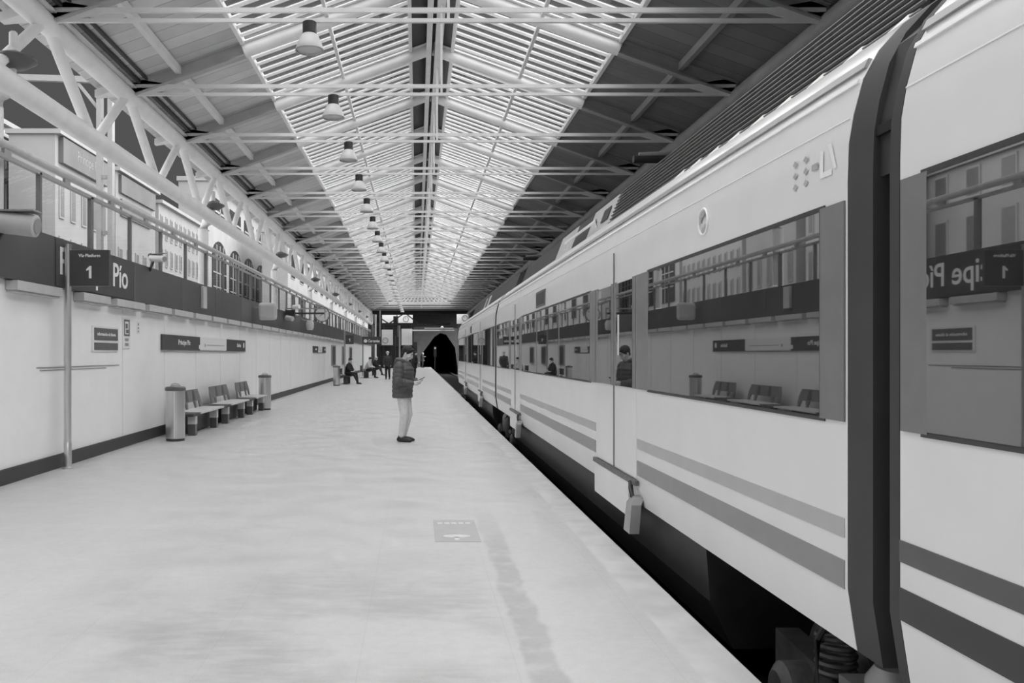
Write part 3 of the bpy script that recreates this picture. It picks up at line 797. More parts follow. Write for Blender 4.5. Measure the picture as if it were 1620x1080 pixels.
def train_car(y0, y1, doors, panes, label, stripes, pillars=(), nose=False):
    t = thing('train_car', (XC, (y0 + y1) / 2, -0.68), label, 'train car', 'coupled cars of the white train')
    rings = [ring_at(y0), ring_at(y1 - (1.6 if nose else 0))]
    if nose:
        for f, i in ((1.0, 0.06), (0.5, 0.18), (0.15, 0.4), (0.0, 0.7)): rings.append(ring_at(y1 - f, i))
    MB().loft(rings).build('body', M_TRAIN, t)
    yb1 = y1 - (1.6 if nose else 0)
    # window band
    for a, b in panes:
        w = side(a, b, 1.305, 2.21, 1.790, 0.01).build('window_pane', M_WIN, t)
        MB().box(1.793, 1.799, a - 0.04, b + 0.04, 1.285, 1.303).box(1.793, 1.799, a - 0.04, b + 0.04, 2.212, 2.235).build('window_seal', M_SEAL, w)
    for a, b in pillars: side(a, b, 1.296, 2.225, 1.7915, 0.008).build('window_pillar', M_PILLAR, t)
    # stripes, interrupted at the doors
    segs, c = [], y0 + 0.02
    for a, b in sorted(doors): segs.append((c, a)); c = b
    segs.append((c, yb1))
    for a, b in segs:
        for (z0, z1), m in (((0.808, 0.889), stripes[0]), ((0.592, 0.712), stripes[1])):
            side(a, b, z0, z1, 1.7965, 0.006).build('stripe', m, t)
    # panel seam line and rain gutters
    lean(y0 + 0.02, yb1, (1.8225, 2.570), (1.8240, 2.576), 0.003).build('seam', M_SIGNW, t)
    lean(y0 + 0.02, yb1, (1.895, 2.785), (1.915, 2.82), 0.016).build('gutter', M_ALU, t)
    lean(y0 + 0.02, yb1, (1.862, 2.72), (1.868, 2.735), 0.012).build('drip_rail', M_STEEL, t)
    for a, b in doors:
        mid = (a + b) / 2
        for q0, q1 in ((a + 0.03, mid - 0.006), (mid + 0.006, b - 0.03)):
            lf = side(q0, q1, 0.56, 2.26, 1.7982, 0.008).build('door_leaf', M_TRAIN, t)
            side(q0 + 0.10, q1 - 0.10, 1.30, 2.21, 1.790, 0.01).build('door_glass', M_WIN, lf)
            side(q0, q0 + 0.10, 1.296, 2.225, 1.7915, 0.006).build('glass_border', M_PILLAR, lf)
            side(q1 - 0.10, q1, 1.296, 2.225, 1.7915, 0.006).build('glass_border', M_PILLAR, lf)
        side(mid - 0.006, mid + 0.006, 0.56, 2.5, 1.789, 0.010).build('door_joint', M_PILLAR, t)
        side(a - 0.03, b + 0.03, 0.505, 0.545, 1.775, 0.03).build('sill_strip', M_EQUIP2, t)
        side(a + 0.22, b - 0.02, 0.21, 0.50, 1.782, 0.03).build('step_panel', M_TRAIN, t)
        side(mid - 0.22, mid - 0.17, 1.57, 1.93, 1.787, 0.003).build('door_handle_strip', M_SIGNW, t)
        st = MB().prism([(1.71, a - 0.10, 0.13), (1.71, a + 0.09, 0.13), (1.73, a + 0.08, 0.36), (1.765, a + 0.05, 0.42), (1.765, a - 0.06, 0.42), (1.73, a - 0.09, 0.36)], (0.08, 0, 0)).build('step_cover', M_ALU, t)
        MB().tube([(1.775, a + 0.12, 0.52), (1.76, a + 0.06, 0.47), (1.765, a + 0.02, 0.41)], 0.018, 8).build('step_hinge', M_EQUIP, t)
    return t
c1d = [(6.98, 8.59), (14.9, 16.4)]
car1 = train_car(3.57, 19.38, c1d,
    [(3.80, 6.62), (8.86, 10.75), (10.83, 12.75), (12.83, 14.62), (16.68, 19.15)],
    'white middle train car with two grey stripes, the one with the round emblem',
    (M_STRIPE1, M_STRIPE2), pillars=[(3.585, 3.80), (6.62, 6.98), (8.59, 8.86), (10.75, 10.83), (12.75, 12.83), (14.62, 14.9), (16.4, 16.68), (19.15, 19.36)])
car0 = train_car(-8.0, 3.18, [], [(-3.8, 3.0), (-7.8, -3.95)],
    'nearest white train car, cut by the photo edge, with two dark stripes',
    (M_STRIPE3, mat('dark_stripe', 0.035, 0.3)), pillars=[(3.0, 3.165), (-3.95, -3.8)])
car2 = train_car(19.75, 39.2, [(23.6, 25.0), (31.0, 32.4)],
    [(20.0, 23.35), (25.25, 27.9), (28.0, 30.75), (32.65, 36.6)],
    'farthest white train car, its cab end near the tunnel mouth',
    (M_STRIPE1, M_STRIPE1), pillars=[(19.77, 20.0), (23.35, 23.6), (25.0, 25.25), (27.9, 28.0), (30.75, 31.0), (32.4, 32.65), (36.6, 37.5)], nose=True)
# destination displays
for t, a, b in ((car1, 12.0, 12.85), (car2, 28.2, 28.8)):
    d = side(a, b, 2.27, 2.50, 1.787, 0.03).build('destination_display', M_SIGN2, t)
    side(a + 0.05, b - 0.05, 2.30, 2.47, 1.785, 0.004).build('display_glass', M_SEAL, d)
# round operator emblem: ring with a reversed C
e = MB().ring((1.797, 5.36, 2.41), 0.082, 0.008, (1, 0, 0), 32, 6).build('round_emblem', M_LETTER, car1)
cc = MB()
for k in range(9):
    a0, a1 = math.radians(-150 + k * 30), math.radians(-150 + (k + 1) * 30)
    f = lambda a, r: (1.798, 5.36 + math.cos(a) * r, 2.41 + math.sin(a) * r)
    if k in (3, 4): continue
    cc.prism([f(a0, 0.035), f(a1, 0.035), f(a1, 0.068), f(a0, 0.068)], (-0.004, 0, 0))
cc.build('emblem_mark', M_STRIPE1, e)
# pixel style mark near the car end
pm = MB()
for (u, v2) in ((0, 0), (0, 1), (0, 2), (1, 0), (1, 1), (1, 2)):
    y = 4.06 - 0.11 * u; z = 2.37 + 0.055 * v2
    pm.prism([(1.799, y - 0.026, z), (1.799, y, z - 0.017), (1.799, y + 0.026, z), (1.799, y, z + 0.017)], (-0.0015, 0, 0))
pm.box(1.7975, 1.799, 3.83, 3.89, 2.412, 2.44)
pm.build('diamond_dots', M_STRIPE1, car1)
lv = MB().box(1.7975, 1.7985, 3.78, 3.81, 2.36, 2.48).box(1.7975, 1.7985, 3.70, 3.78, 2.36, 2.385)
lv.prism([(1.799, 3.74, 2.50), (1.799, 3.71, 2.50), (1.799, 3.66, 2.38), (1.799, 3.68, 2.38)], (-0.0015, 0, 0)).build('block_letters', mat('pale_decal', 0.88, 0.3, noise=0.02), car1)
# roof gear
def roof_unit(par, a, b, m, name='roof_unit', top=3.53):
    return MB().prism([(2.32, a, 3.13), (2.47, a, top), (4.07, a, top), (4.22, a, 3.13)], (0, b - a, 0)).build(name, m, par)
ru = roof_unit(car1, 3.9, 10.3, M_BLACK, 'louvred_cowl', 3.50)
for k in range(9):
    f = k / 8.0
    x, z = 2.31 + 0.15 * f, 3.155 + 0.36 * f
    MB().bar((x - 0.004, 3.9, z), (x - 0.004, 10.3, z), 0.016, 0.008, (0.5, 0, 1)).build('louvre_blade', M_LOUVRE, ru)
for k in range(9):
    y = 3.95 + k * 0.42
    MB().prism([(2.2, y, 3.07), (2.2, y + 0.14, 3.07), (2.3, y + 0.05, 3.17)], (0.05, 0, 0.02)).build('roof_bracket', M_STEEL, car1)
u = roof_unit(car1, 10.35, 11.8, M_BOX)
MB().prism([(2.36, 10.6, 3.26), (2.42, 10.6, 3.42), (2.42, 11.0, 3.42), (2.36, 11.0, 3.26)], (0.0, 0, 0.01)).build('hatch', M_EQUIP, u)
roof_unit(car1, 11.8, 12.95, M_RUBBER)
roof_unit(car1, 12.95, 14.45, M_BOX)
roof_unit(car1, 14.5, 19.0, M_RUBBER)
MB().tube([(2.29, 10.9, 3.2), (2.29, 10.9, 3.29), (2.29, 13.2, 3.29), (2.29, 13.2, 3.2)], 0.018, 8).build('roof_rail', M_STEEL, car1)
roof_unit(car2, 20.3, 28.0, M_RUBBER); roof_unit(car2, 28.0, 28.9, M_BOX); roof_unit(car2, 28.9, 29.6, M_RUBBER); roof_unit(car2, 29.6, 30.2, M_BOX); roof_unit(car2, 30.2, 36.0, M_RUBBER)
roof_unit(car0, -6.0, 2.4, M_RUBBER)
# underfloor boxes
for t, a, b in ((car1, 5.62, 17.3), (car2, 21.6, 34.9), (car0, -6, 1.1)):
    MB().prism([(1.90, a, 0.34), (1.93, a, -0.05), (2.08, a, -0.36), (4.46, a, -0.36), (4.64, a, 0.34)], (0, b - a, 0)).build('underfloor_box', M_EQUIP, t)
# gangways between the cars
for y, lab in ((3.18, 'dark rubber gangway between the two nearest train cars'), (19.385, 'thin dark gangway between the middle and the far train car')):
    w = 0.385 if y < 10 else 0.36
    t = thing('gangway', (XC, y + w / 2, 0.2), lab, 'gangway')
    def blk(a, b, ins): return MB().loft([[V((x, a, z)) for x, z in profile(ins)], [V((x, b, z)) for x, z in profile(ins)]])
    blk(y + 0.005, y + 0.07, 0.0).build('end_frame', M_RUBBER, t)
    blk(y + 0.19, y + w, 0.0).build('end_frame', M_RUBBER, t)
    blk(y + 0.06, y + 0.20, 0.10).build('bellows', M_BLACK, t)
    MB().prism([(1.83, y + 0.07, 2.28), (1.83, y + 0.07, 2.5), (1.90, y + 0.07, 2.80), (2.2, y + 0.07, 3.06), (2.3, y + 0.07, 2.9), (2.0, y + 0.07, 2.28)], (0, 0.12, 0)).build('upper_fairing', M_EQUIP, t)
    MB().box(1.812, 1.84, y + 0.07, y + 0.19, 2.44, 2.48).build('rung', M_BLACK, t)
# bogies
bg0 = None
for y, lab in ((3.37, 'dark bogie with springs and hoses under the near gangway'), (19.56, 'dark bogie under the far gangway'), (36.9, 'dark bogie under the cab end of the far car')):
    if bg0 is not None: dup(bg0, (XC, y, -0.68), lab); continue
    t = bg0 = thing('bogie', (XC, y, -0.68), lab, 'bogie', 'bogies under the train', local=True)
    for sx in (-1, 1):
        x = sx * 1.05
        MB().prism([(x - 0.07, -1.75, 0.42), (x - 0.07, -0.6, 0.30), (x - 0.07, 0.6, 0.30), (x - 0.07, 1.75, 0.42), (x - 0.07, 1.75, 0.62), (x - 0.07, 0.7, 0.55), (x - 0.07, -0.7, 0.55), (x - 0.07, -1.75, 0.62)], (0.14, 0, 0)).build('side_frame', M_EQUIP2, t)
        for sy in (-1, 1):
            MB().lathe([(0.36, 0), (0.40, 0.02), (0.40, 0.10), (0.43, 0.11), (0.43, 0.13), (0.1, 0.14)], (sx * 0.955, sy * 1.35, 0.415), 32, (-sx, 0, 0)).build('wheel', M_EQUIP2, t)
            ab = MB().lathe([(0.13, 0), (0.15, 0.02), (0.15, 0.2), (0.10, 0.24)], (x, sy * 1.35, 0.41), 20, (sx, 0, 0)).build('axle_box', M_EQUIP2, t)
            m = MB()
            for k in range(5): m.ring((x + sx * 0.05, sy * 1.05, 0.62 + k * 0.045), 0.09, 0.016, ZD, 18, 6)
            m.build('spring', M_EQUIP2, t)
        MB().tube([(x + sx * 0.15, -0.9, 0.5), (x + sx * 0.15, 0.5, 0.78)], 0.045, 10).build('damper', M_EQUIP2, t)
        MB().tube([(x + sx * 0.1, 0.95, 0.98), (x + sx * 0.17, 1.0, 0.8), (x + sx * 0.2, 0.95, 0.55), (x + sx * 0.2, 0.75, 0.42), (x + sx * 0.12, 0.55, 0.5)], 0.018, 8).build('hose', M_RUBBER, t)
        MB().tube([(x + sx * 0.1, 0.15, 0.95), (x + sx * 0.16, 0.1, 0.8), (x + sx * 0.16, 0.25, 0.6)], 0.022, 8).build('hose', M_RUBBER, t)
        MB().lathe([(0.10, 0), (0.12, 0.03), (0.12, 0.36), (0.08, 0.42)], (x + sx * 0.1, 0.42, 0.45), 18).build('air_spring', M_ALU, t)
        MB().lathe([(0.07, 0), (0.08, 0.03), (0.08, 0.4), (0.05, 0.45)], (x + sx * 0.18, -0.55, 0.4), 16).build('brake_cylinder', M_EQUIP2, t)
        MB().box(x - 0.02, x + sx * 0.16, 0.62, 0.80, 0.52, 0.70).build('sensor_box', M_ALU, t)
    MB().box(-0.98, 0.98, -0.25, 0.25, 0.32, 0.55).build('bolster', M_EQUIP, t)
    for sy in (-1, 1): MB().tube([(-0.9, sy * 1.35, 0.41), (0.9, sy * 1.35, 0.41)], 0.09, 12).build('axle', M_EQUIP, t)

# ------------------------------------------------------------------ far end of the hall
hole = [(1.7, -1.1), (1.7, 0.0), (0.39, 0.0), (0.39, 1.35), (2.10, 3.70), (2.80, 4.15), (3.55, 3.95), (4.62, 2.35), (4.9, 0.0), (4.9, -1.1)]
def yz(pts, y): return [(x, y, z) for x, z in pts]
struct(MB().prism(yz([(-6, -1.1)] + hole + [(6.2, -1.1), (6.2, 6.6), (-6, 6.6)], 104.05), (0, 0.3, 0)).build('wall_back', M_DCONC))
tp = MB().prism(yz([(-0.45, 0.02), (0.39, 0.02)] + hole[3:9] + [(5.2, 0.0), (5.2, 4.7), (2.0, 4.95), (-0.45, 4.95)], 103.9), (0, 0.14, 0))
tag(tp.build('tunnel_portal', M_CONC), 'grey concrete facing around the black tunnel mouth', 'tunnel portal')
tn = MB().loft([[V(p) for p in yz(hole, 104.3)], [V(p) for p in yz(hole, 130)]], caps=False, smooth=False)
tn.add(yz(hole, 130), [tuple(range(len(hole)))])
struct(tn.build('wall_tunnel', M_BLACK))
struct(MB().box(XW - 0.3, XW + 0.02, YE + 0.1, 104.05, -0.9, 6.3).build('wall_left_end', M_DCONC))  # dark wall end added so daylight from the open gap does not show
struct(MB().box(-5.2, 5.7, YE - 0.2, YE + 0.1, 5.95, 6.30).build('beam_end', M_DCONC))
kio = thing('kiosk', (-2.3, 96.5, 0), 'low dark kiosk wall across the platform end, left of the tunnel', 'kiosk')
MB().box(-4.3, -0.45, 96.0, 97.0, 0.0, 2.45).build('body', M_DCONC, kio)
MB().box(-4.35, -0.40, 95.9, 97.1, 2.45, 2.55).build('roof', M_EQUIP, kio)
MB().box(-1.9, 0.0, 96.0, 97.0, 2.3, 2.95).build('upper_body', M_DCONC, kio)
MB().box(-0.45, 0.0, 96.0, 97.0, 0.0, 2.3).build('side_bay', M_DCONC, kio)
MB().box(-1.0, -0.5, 95.97, 96.0, 0.1, 2.2).build('door', M_BLACK, kio)
def advert(x0, x1, z0, z1, lab, ringc=None, y=94.9, posts=True):
    t = thing('hanging_board', ((x0 + x1) / 2, y, z0), lab, 'advert board')
    MB().box(x0, x1, y, y + 0.12, z0, z1).build('board', M_SIGNW, t)
    for q in (x0 + 0.15, x1 - 0.15) if posts else (): MB().tube([(q, y + 0.16, 0.0 if q < 1.6 else -0.84), (q, y + 0.16, z1 - 0.1)], 0.04, 8).build('post', M_EQUIP, t)
    if ringc:
        MB().ring((ringc[0], y - 0.01, ringc[1]), 0.30, 0.05, YD, 24, 6).build('printed_clock_ring', M_ALU, t)
        MB().bar((ringc[0], y - 0.01, ringc[1]), (ringc[0] - 0.15, y - 0.01, ringc[1] + 0.12), 0.06, 0.02).build('printed_hand', M_DARK, t)
    return t
advert(-3.9, -2.3, 5.0, 5.93, 'upper left white board over the footbridge beam, without a clock')
advert(-2.2, -0.5, 5.0, 5.94, 'upper middle white board with a printed clock over the footbridge beam', (-1.25, 5.5))
advert(4.4, 5.7, 4.95, 6.05, 'white board with a printed clock above the train, far right', (5.3, 5.6))
advert(-3.95, -2.7, 2.58, 4.3, 'tall white board under the footbridge, left of the dark column', (-3.55, 3.1))
advert(-1.75, -0.55, 2.58, 4.4, 'tall white board under the footbridge, left of the tunnel facing')
fb = thing('footbridge', (-0.5, 93.6, 4.45), 'dark steel footbridge crossing the far end under the roof', 'footbridge')
MB().box(-4.8, 3.6, 93.4, 93.7, 4.72, 5.0).build('beam', M_EQUIP, fb)
MB().box(-4.8, -0.2, 93.4, 93.6, 4.50, 4.58).build('lower_beam', M_EQUIP, fb)
for a, b in (((-4.6, 5.9), (-3.1, 4.9)), ((-3.1, 4.9), (-1.35, 6.1)), ((-1.35, 6.1), (0.1, 4.95))):
    MB().bar((a[0], 93.45, a[1]), (b[0], 93.45, b[1]), 0.13, 0.13).build('brace', M_EQUIP, fb)
MB().tube([(-2.35, 93.9, 3.5), (-2.35, 93.9, 5.75)], 0.28, 14).build('dark_column', M_EQUIP, fb)
MB().tube([(-1.93, 93.3, 0.0), (-1.93, 93.3, 4.7)], 0.08, 10).build('post', M_ALU, fb)
MB().tube([(-4.55, 93.3, 0.0), (-4.55, 93.3, 5.9)], 0.10, 10).build('post', M_STEEL, fb)
t = thing('cable_tray', (1.6, 94.5, 4.1), 'pale cable tray with a round lamp above the tunnel mouth', 'cable tray')
MB().box(-0.8, 4.1, 94.4, 94.6, 4.15, 4.28).build('tray', M_STEEL, t)
MB().box(0.8, 4.0, 94.4, 94.6, 4.42, 4.48).build('upper_tray', M_STEEL, t)
MB().ball((2.75, 94.3, 4.5), 0.17).build('lamp_globe', M_SIGNW, t)
t = thing('track_signal', (1.85, 88.0, -0.9), 'slim dark railway signal with a pale lamp beside the train nose', 'signal')
MB().tube([(1.85, 88, -0.9), (1.85, 88, 2.4)], 0.06, 10).build('post', M_EQUIP, t)
MB().box(1.7, 2.0, 87.9, 88.1, 1.3, 2.4).build('head', M_EQUIP, t)
MB().lathe([(0.10, 0), (0.10, 0.05)], (1.85, 87.9, 2.2), 14, (0, -1, 0)).build('lamp', M_SIGNW, t)

# ------------------------------------------------------------------ the town seen through the open side
struct(MB().box(-60, -5.4, -12, 230, -1.0, -0.9).build('ground.001', M_OUT))
def building(name, x, y0, y1, z1, m, lab, cols, rows, wz, depth=8.0, wmat=None, fascia=None, boards=()):
    t = thing(name, (x - depth / 2, (y0 + y1) / 2, -0.9), lab, 'building')
    MB().box(x - depth, x, y0, y1, -0.9, z1).build('wall', m, t)
    MB().box(x - depth - 0.1, x + 0.25, y0 - 0.1, y1 + 0.1, z1, z1 + 0.18).build('cornice', M_FACADE, t)
    pw = (y1 - y0) / cols
    for r in range(rows):
        for c in range(cols):
            a = y0 + pw * (c + 0.28); b = y0 + pw * (c + 0.72)
            w = MB().box(x, x + 0.05, a, b, wz[r][0], wz[r][1]).build('window', m, t)
            MB().box(x + 0.05, x + 0.06, a + 0.08, b - 0.08, wz[r][0] + 0.08, wz[r][1] - 0.08).build('pane', wmat or M_WINDOW, w)
    return t
bA = building('apartment_block', -16.3, 24.0, 35.1, 10.55, M_FACADE, 'tall pale apartment block at the left edge with small windows', 6, 3, [(5.2, 6.6), (7.2, 8.3), (8.9, 9.8)])
MB().box(-16.3, -16.15, 24, 35.0, 8.45, 8.7).build('balcony_slab', M_FACADE2, bA)
MB().box(-16.3, -16.16, 24, 35.1, 10.1, 10.35).build('roof_edge', M_BOX, bA)
building('apartment_block', -16.3, 35.3, 38.6, 10.05, M_FACADE2, 'narrow pale building between the tall block and the lettered fascia', 2, 3, [(5.2, 6.6), (7.0, 8.2), (8.6, 9.3)])
bC = building('shop_building', -14.0, 33.0, 38.6, 10.1, M_FACADE, 'pale building under a dark fascia lettered Príncipe Pío', 5, 2, [(4.6, 6.2), (6.9, 8.3)], depth=1.8)
MB().box(-14.0, -13.8, 33.3, 38.2, 9.05, 10.05).build('dark_fascia', M_BOARDF, bC)
text_mb('Príncipe Pío', 0.42, (-13.8, 34.7, 9.42), YD, ZD, width=2.5).build('fascia_lettering', mat('faded_lettering', 0.22, 0.6), bC)
bD = building('shop_building', -14.0, 39.6, 45.6, 10.1, M_FACADE2, 'pale building with a second grey fascia and a wide dark window', 5, 1, [(5.0, 6.6)], depth=1.8)
MB().box(-14.0, -13.85, 40.0, 45.2, 9.15, 10.0).build('dark_fascia', M_BOARDF, bD)
MB().box(-14.0, -13.9, 40.2, 44.6, 8.1, 8.9).build('wide_window', M_WINDOW, bD)
building('office_building', -14.0, 46.2, 56.6, 9.75, M_FACADE, 'pale office building with rows of narrow windows', 11, 3, [(4.6, 5.8), (6.4, 7.4), (7.9, 9.2)], depth=1.8)
building('terminal_building', -10.0, 66.0, 220.0, 11.0, M_FACADE, 'long pale building with dark windows behind the far part of the parapet', 30, 2, [(4.6, 6.4), (7.6, 9.6)], depth=2.0, wmat=M_DWINDOW)
# station hall with arched windows
sh = thing('station_hall', (-15, 78, -0.9), 'white station hall with tall dark arched windows in mid distance', 'building')
MB().box(-16, -14, 57.2, 101, -0.9, 13.2).build('wall', M_FACADE, sh)
MB().box(-16.1, -13.7, 57.1, 101, 13.2, 13.5).build('cornice', M_FACADE, sh)
for k in range(8):
    y = 58.2 + 5.3 * k; h = 2.1
    pts = [(-14, y, 5.2), (-14, y + 2 * h, 5.2)] + [(-14, y + h + h * math.cos(a), 8.2 + h * 0.62 * math.sin(a)) for a in [PI * q / 12 for q in range(13)]]
    w = MB().prism(pts, (0.06, 0, 0)).build('arched_window', M_DWINDOW, sh)
    g = MB()
    for q in (-1.0, 0, 1.0): g.box(-13.94, -13.9, y + h + q - 0.05, y + h + q + 0.05, 5.2, 9.2)
    for z in (6.2, 7.2, 8.2): g.box(-13.94, -13.9, y + 0.1, y + 2 * h - 0.1, z, z + 0.08)
    g.build('glazing_bars', M_FACADE, w)
    w2 = MB().box(-14, -13.95, y + 0.2, y + 4.0, 10.6, 12.4).build('upper_window', M_DWINDOW, sh)
    MB().box(-13.95, -13.9, y + 2.0, y + 2.2, 10.6, 12.4).box(-13.95, -13.9, y + 0.2, y + 4.0, 11.4, 11.55).build('glazing_bars', M_FACADE, w2)
# lattice mast with arm outside
t = thing('lattice_mast', (-8.4, 23.0, -0.9), 'white lattice mast with a horizontal arm outside the open side', 'mast')
for x in (-8.55, -8.25): MB().box(x - 0.065, x + 0.065, 22.9, 23.1, -0.9, 9.0).build('upright', M_MAST, t)
for k in range(13): MB().bar((-8.5, 23, -0.4 + 0.75 * k), (-8.3, 23, -0.4 + 0.75 * k), 0.06, 0.10).build('rung', M_MAST, t)
MB().bar((-11.2, 23, 9.05), (-8.2, 23, 8.95), 0.12, 0.16).build('arm', M_MAST, t)
MB().bar((-8.6, 23, 8.2), (-9.2, 23, 8.95), 0.06, 0.08).build('arm_brace', M_MAST, t)

# ------------------------------------------------------------------ people
def limb(mb, pts, radii, n=12):
    """tapered rounded limb through points; radii are numbers or (side, front) pairs"""
    pts = [V(p) for p in pts]; rings = []
    def frame(d):
        up = V((1, 0, 0)) if abs(d.x) < 0.8 else V((0, 0, 1))
        a = d.cross(up).normalized(); return a, a.cross(d).normalized()
    for k, p in enumerate(pts):
        d = (pts[min(k + 1, len(pts) - 1)] - pts[max(k - 1, 0)]).normalized()
        a, b = frame(d); r = radii[k]; ra, rb = r if isinstance(r, tuple) else (r, r)
        R = lambda f, off: [p + d * off + a * (ra * f * math.cos(2 * PI * i / n)) + b * (rb * f * math.sin(2 * PI * i / n)) for i in range(n)]
        m = min(ra, rb)
        if k == 0: rings += [R(0.3, -0.9 * m), R(0.75, -0.6 * m)]
        rings.append(R(1, 0))
        if k == len(pts) - 1: rings += [R(0.75, 0.6 * m), R(0.3, 0.9 * m)]
    return mb.loft(rings)
def slabs(mb, rows, n=20):
    """upright lofted rows: (x, y, z, half depth, half width)"""
    return mb.loft([[V((x + a * math.cos(2 * PI * i / n), y + b * math.sin(2 * PI * i / n), z)) for i in range(n)] for x, y, z, a, b in rows])
def fuse(mb, name, m, parent, voxel, smooth=3, rot=None):
    """union of overlapping lofts into one continuous skin"""
    o = mb.build(name, m, parent)
    if rot is not None: o.data.transform(rot)
    r = o.modifiers.new('skin', 'REMESH'); r.mode = 'VOXEL'; r.voxel_size = voxel; r.use_smooth_shade = True
    sm = o.modifiers.new('relax', 'SMOOTH'); sm.factor = 0.5; sm.iterations = smooth
    dg = bpy.context.evaluated_depsgraph_get()
    me = bpy.data.meshes.new_from_object(o.evaluated_get(dg))
    o.modifiers.clear(); o.data = me; me.name = name
    if not me.materials: me.materials.append(m)
    return o
def hand(mb, w, d, palm_n, side, curl, s=1.0):
    """palm, four unequal fingers bent at the knuckles and a thumb from the side of the palm"""
    w, d, nrm = V(w), V(d).normalized(), V(palm_n).normalized(); a = d.cross(nrm).normalized() * side
    limb(mb, [w, w + d * 0.045 * s, w + d * 0.085 * s], [(0.022 * s, 0.03 * s), (0.018 * s, 0.04 * s), (0.015 * s, 0.04 * s)], 10)
    for k, (ln, r) in enumerate(((0.070, .0095), (0.080, .010), (0.074, .0095), (0.056, .0085))):
        b = w + d * 0.088 * s + a * ((1.5 - k) * 0.021 * s)
        c1 = math.cos(curl * 0.5) ; s1 = math.sin(curl * 0.5); c2 = math.cos(curl * 1.3); s2 = math.sin(curl * 1.3)
        p1 = b + (d * c1 + nrm * s1) * ln * 0.5 * s; p2 = p1 + (d * c2 + nrm * s2) * ln * 0.5 * s
        limb(mb, [b - d * 0.01, p1, p2], [r * s, r * 0.95 * s, r * 0.8 * s], 8)
    b = w + d * 0.03 * s + a * 0.032 * s
    limb(mb, [b, b + (d * 0.6 + a * 0.6 + nrm * 0.3) * 0.04 * s, b + (d * 0.9 + a * 0.35 + nrm * 0.6) * 0.065 * s], [0.013 * s, 0.0115 * s, 0.009 * s], 8)
def head_mesh(mb, c, tilt, s=1.0):
    """skull, jaw, nose, brow, lips and ears, facing +x, tipped forward by tilt"""
    h = MB()
    h.ball((-0.008, 0, 0.035), 0.098 * s, 18, (1.02, 0.80, 0.92))
    limb(h, [(0.028, 0, 0.02), (0.045, 0, -0.055), (0.058, 0, -0.098)], [(0.066, 0.055), (0.052, 0.042), (0.026, 0.024)], 14)
    limb(h, [(0.0, 0, -0.01), (0.01, 0, -0.07)], [(0.068, 0.07), (0.056, 0.05)], 14)
    limb(h, [(0.092, 0, 0.022), (0.112, 0, -0.018), (0.108, 0, -0.026)], [0.010, 0.014, 0.014], 8)
    for sy in (-1, 1):
        limb(h, [(0.080, sy * 0.012, 0.036), (0.074, sy * 0.050, 0.036)], [0.012, 0.010], 8)
        h.ball((0.078, sy * 0.034, 0.014), 0.014, 8)
        h.ball((0.064, sy * 0.046, -0.02), 0.024, 8)
        limb(h, [(-0.012, sy * 0.080, 0.024), (-0.014, sy * 0.084, -0.018)], [(0.008, 0.020), (0.007, 0.012)], 8)
        limb(h, [(0.098, 0, -0.052), (0.092, sy * 0.022, -0.053)], [0.009, 0.006], 8)
        limb(h, [(0.096, 0, -0.062), (0.090, sy * 0.018, -0.062)], [0.009, 0.006], 8)
    M = Matrix.Translation(V(c)) @ Matrix.Rotation(tilt, 4, 'Y')
    mb.v += []; n = len(mb.v)
    mb.add([M @ p for p in h.v], h.f, True)
    return M

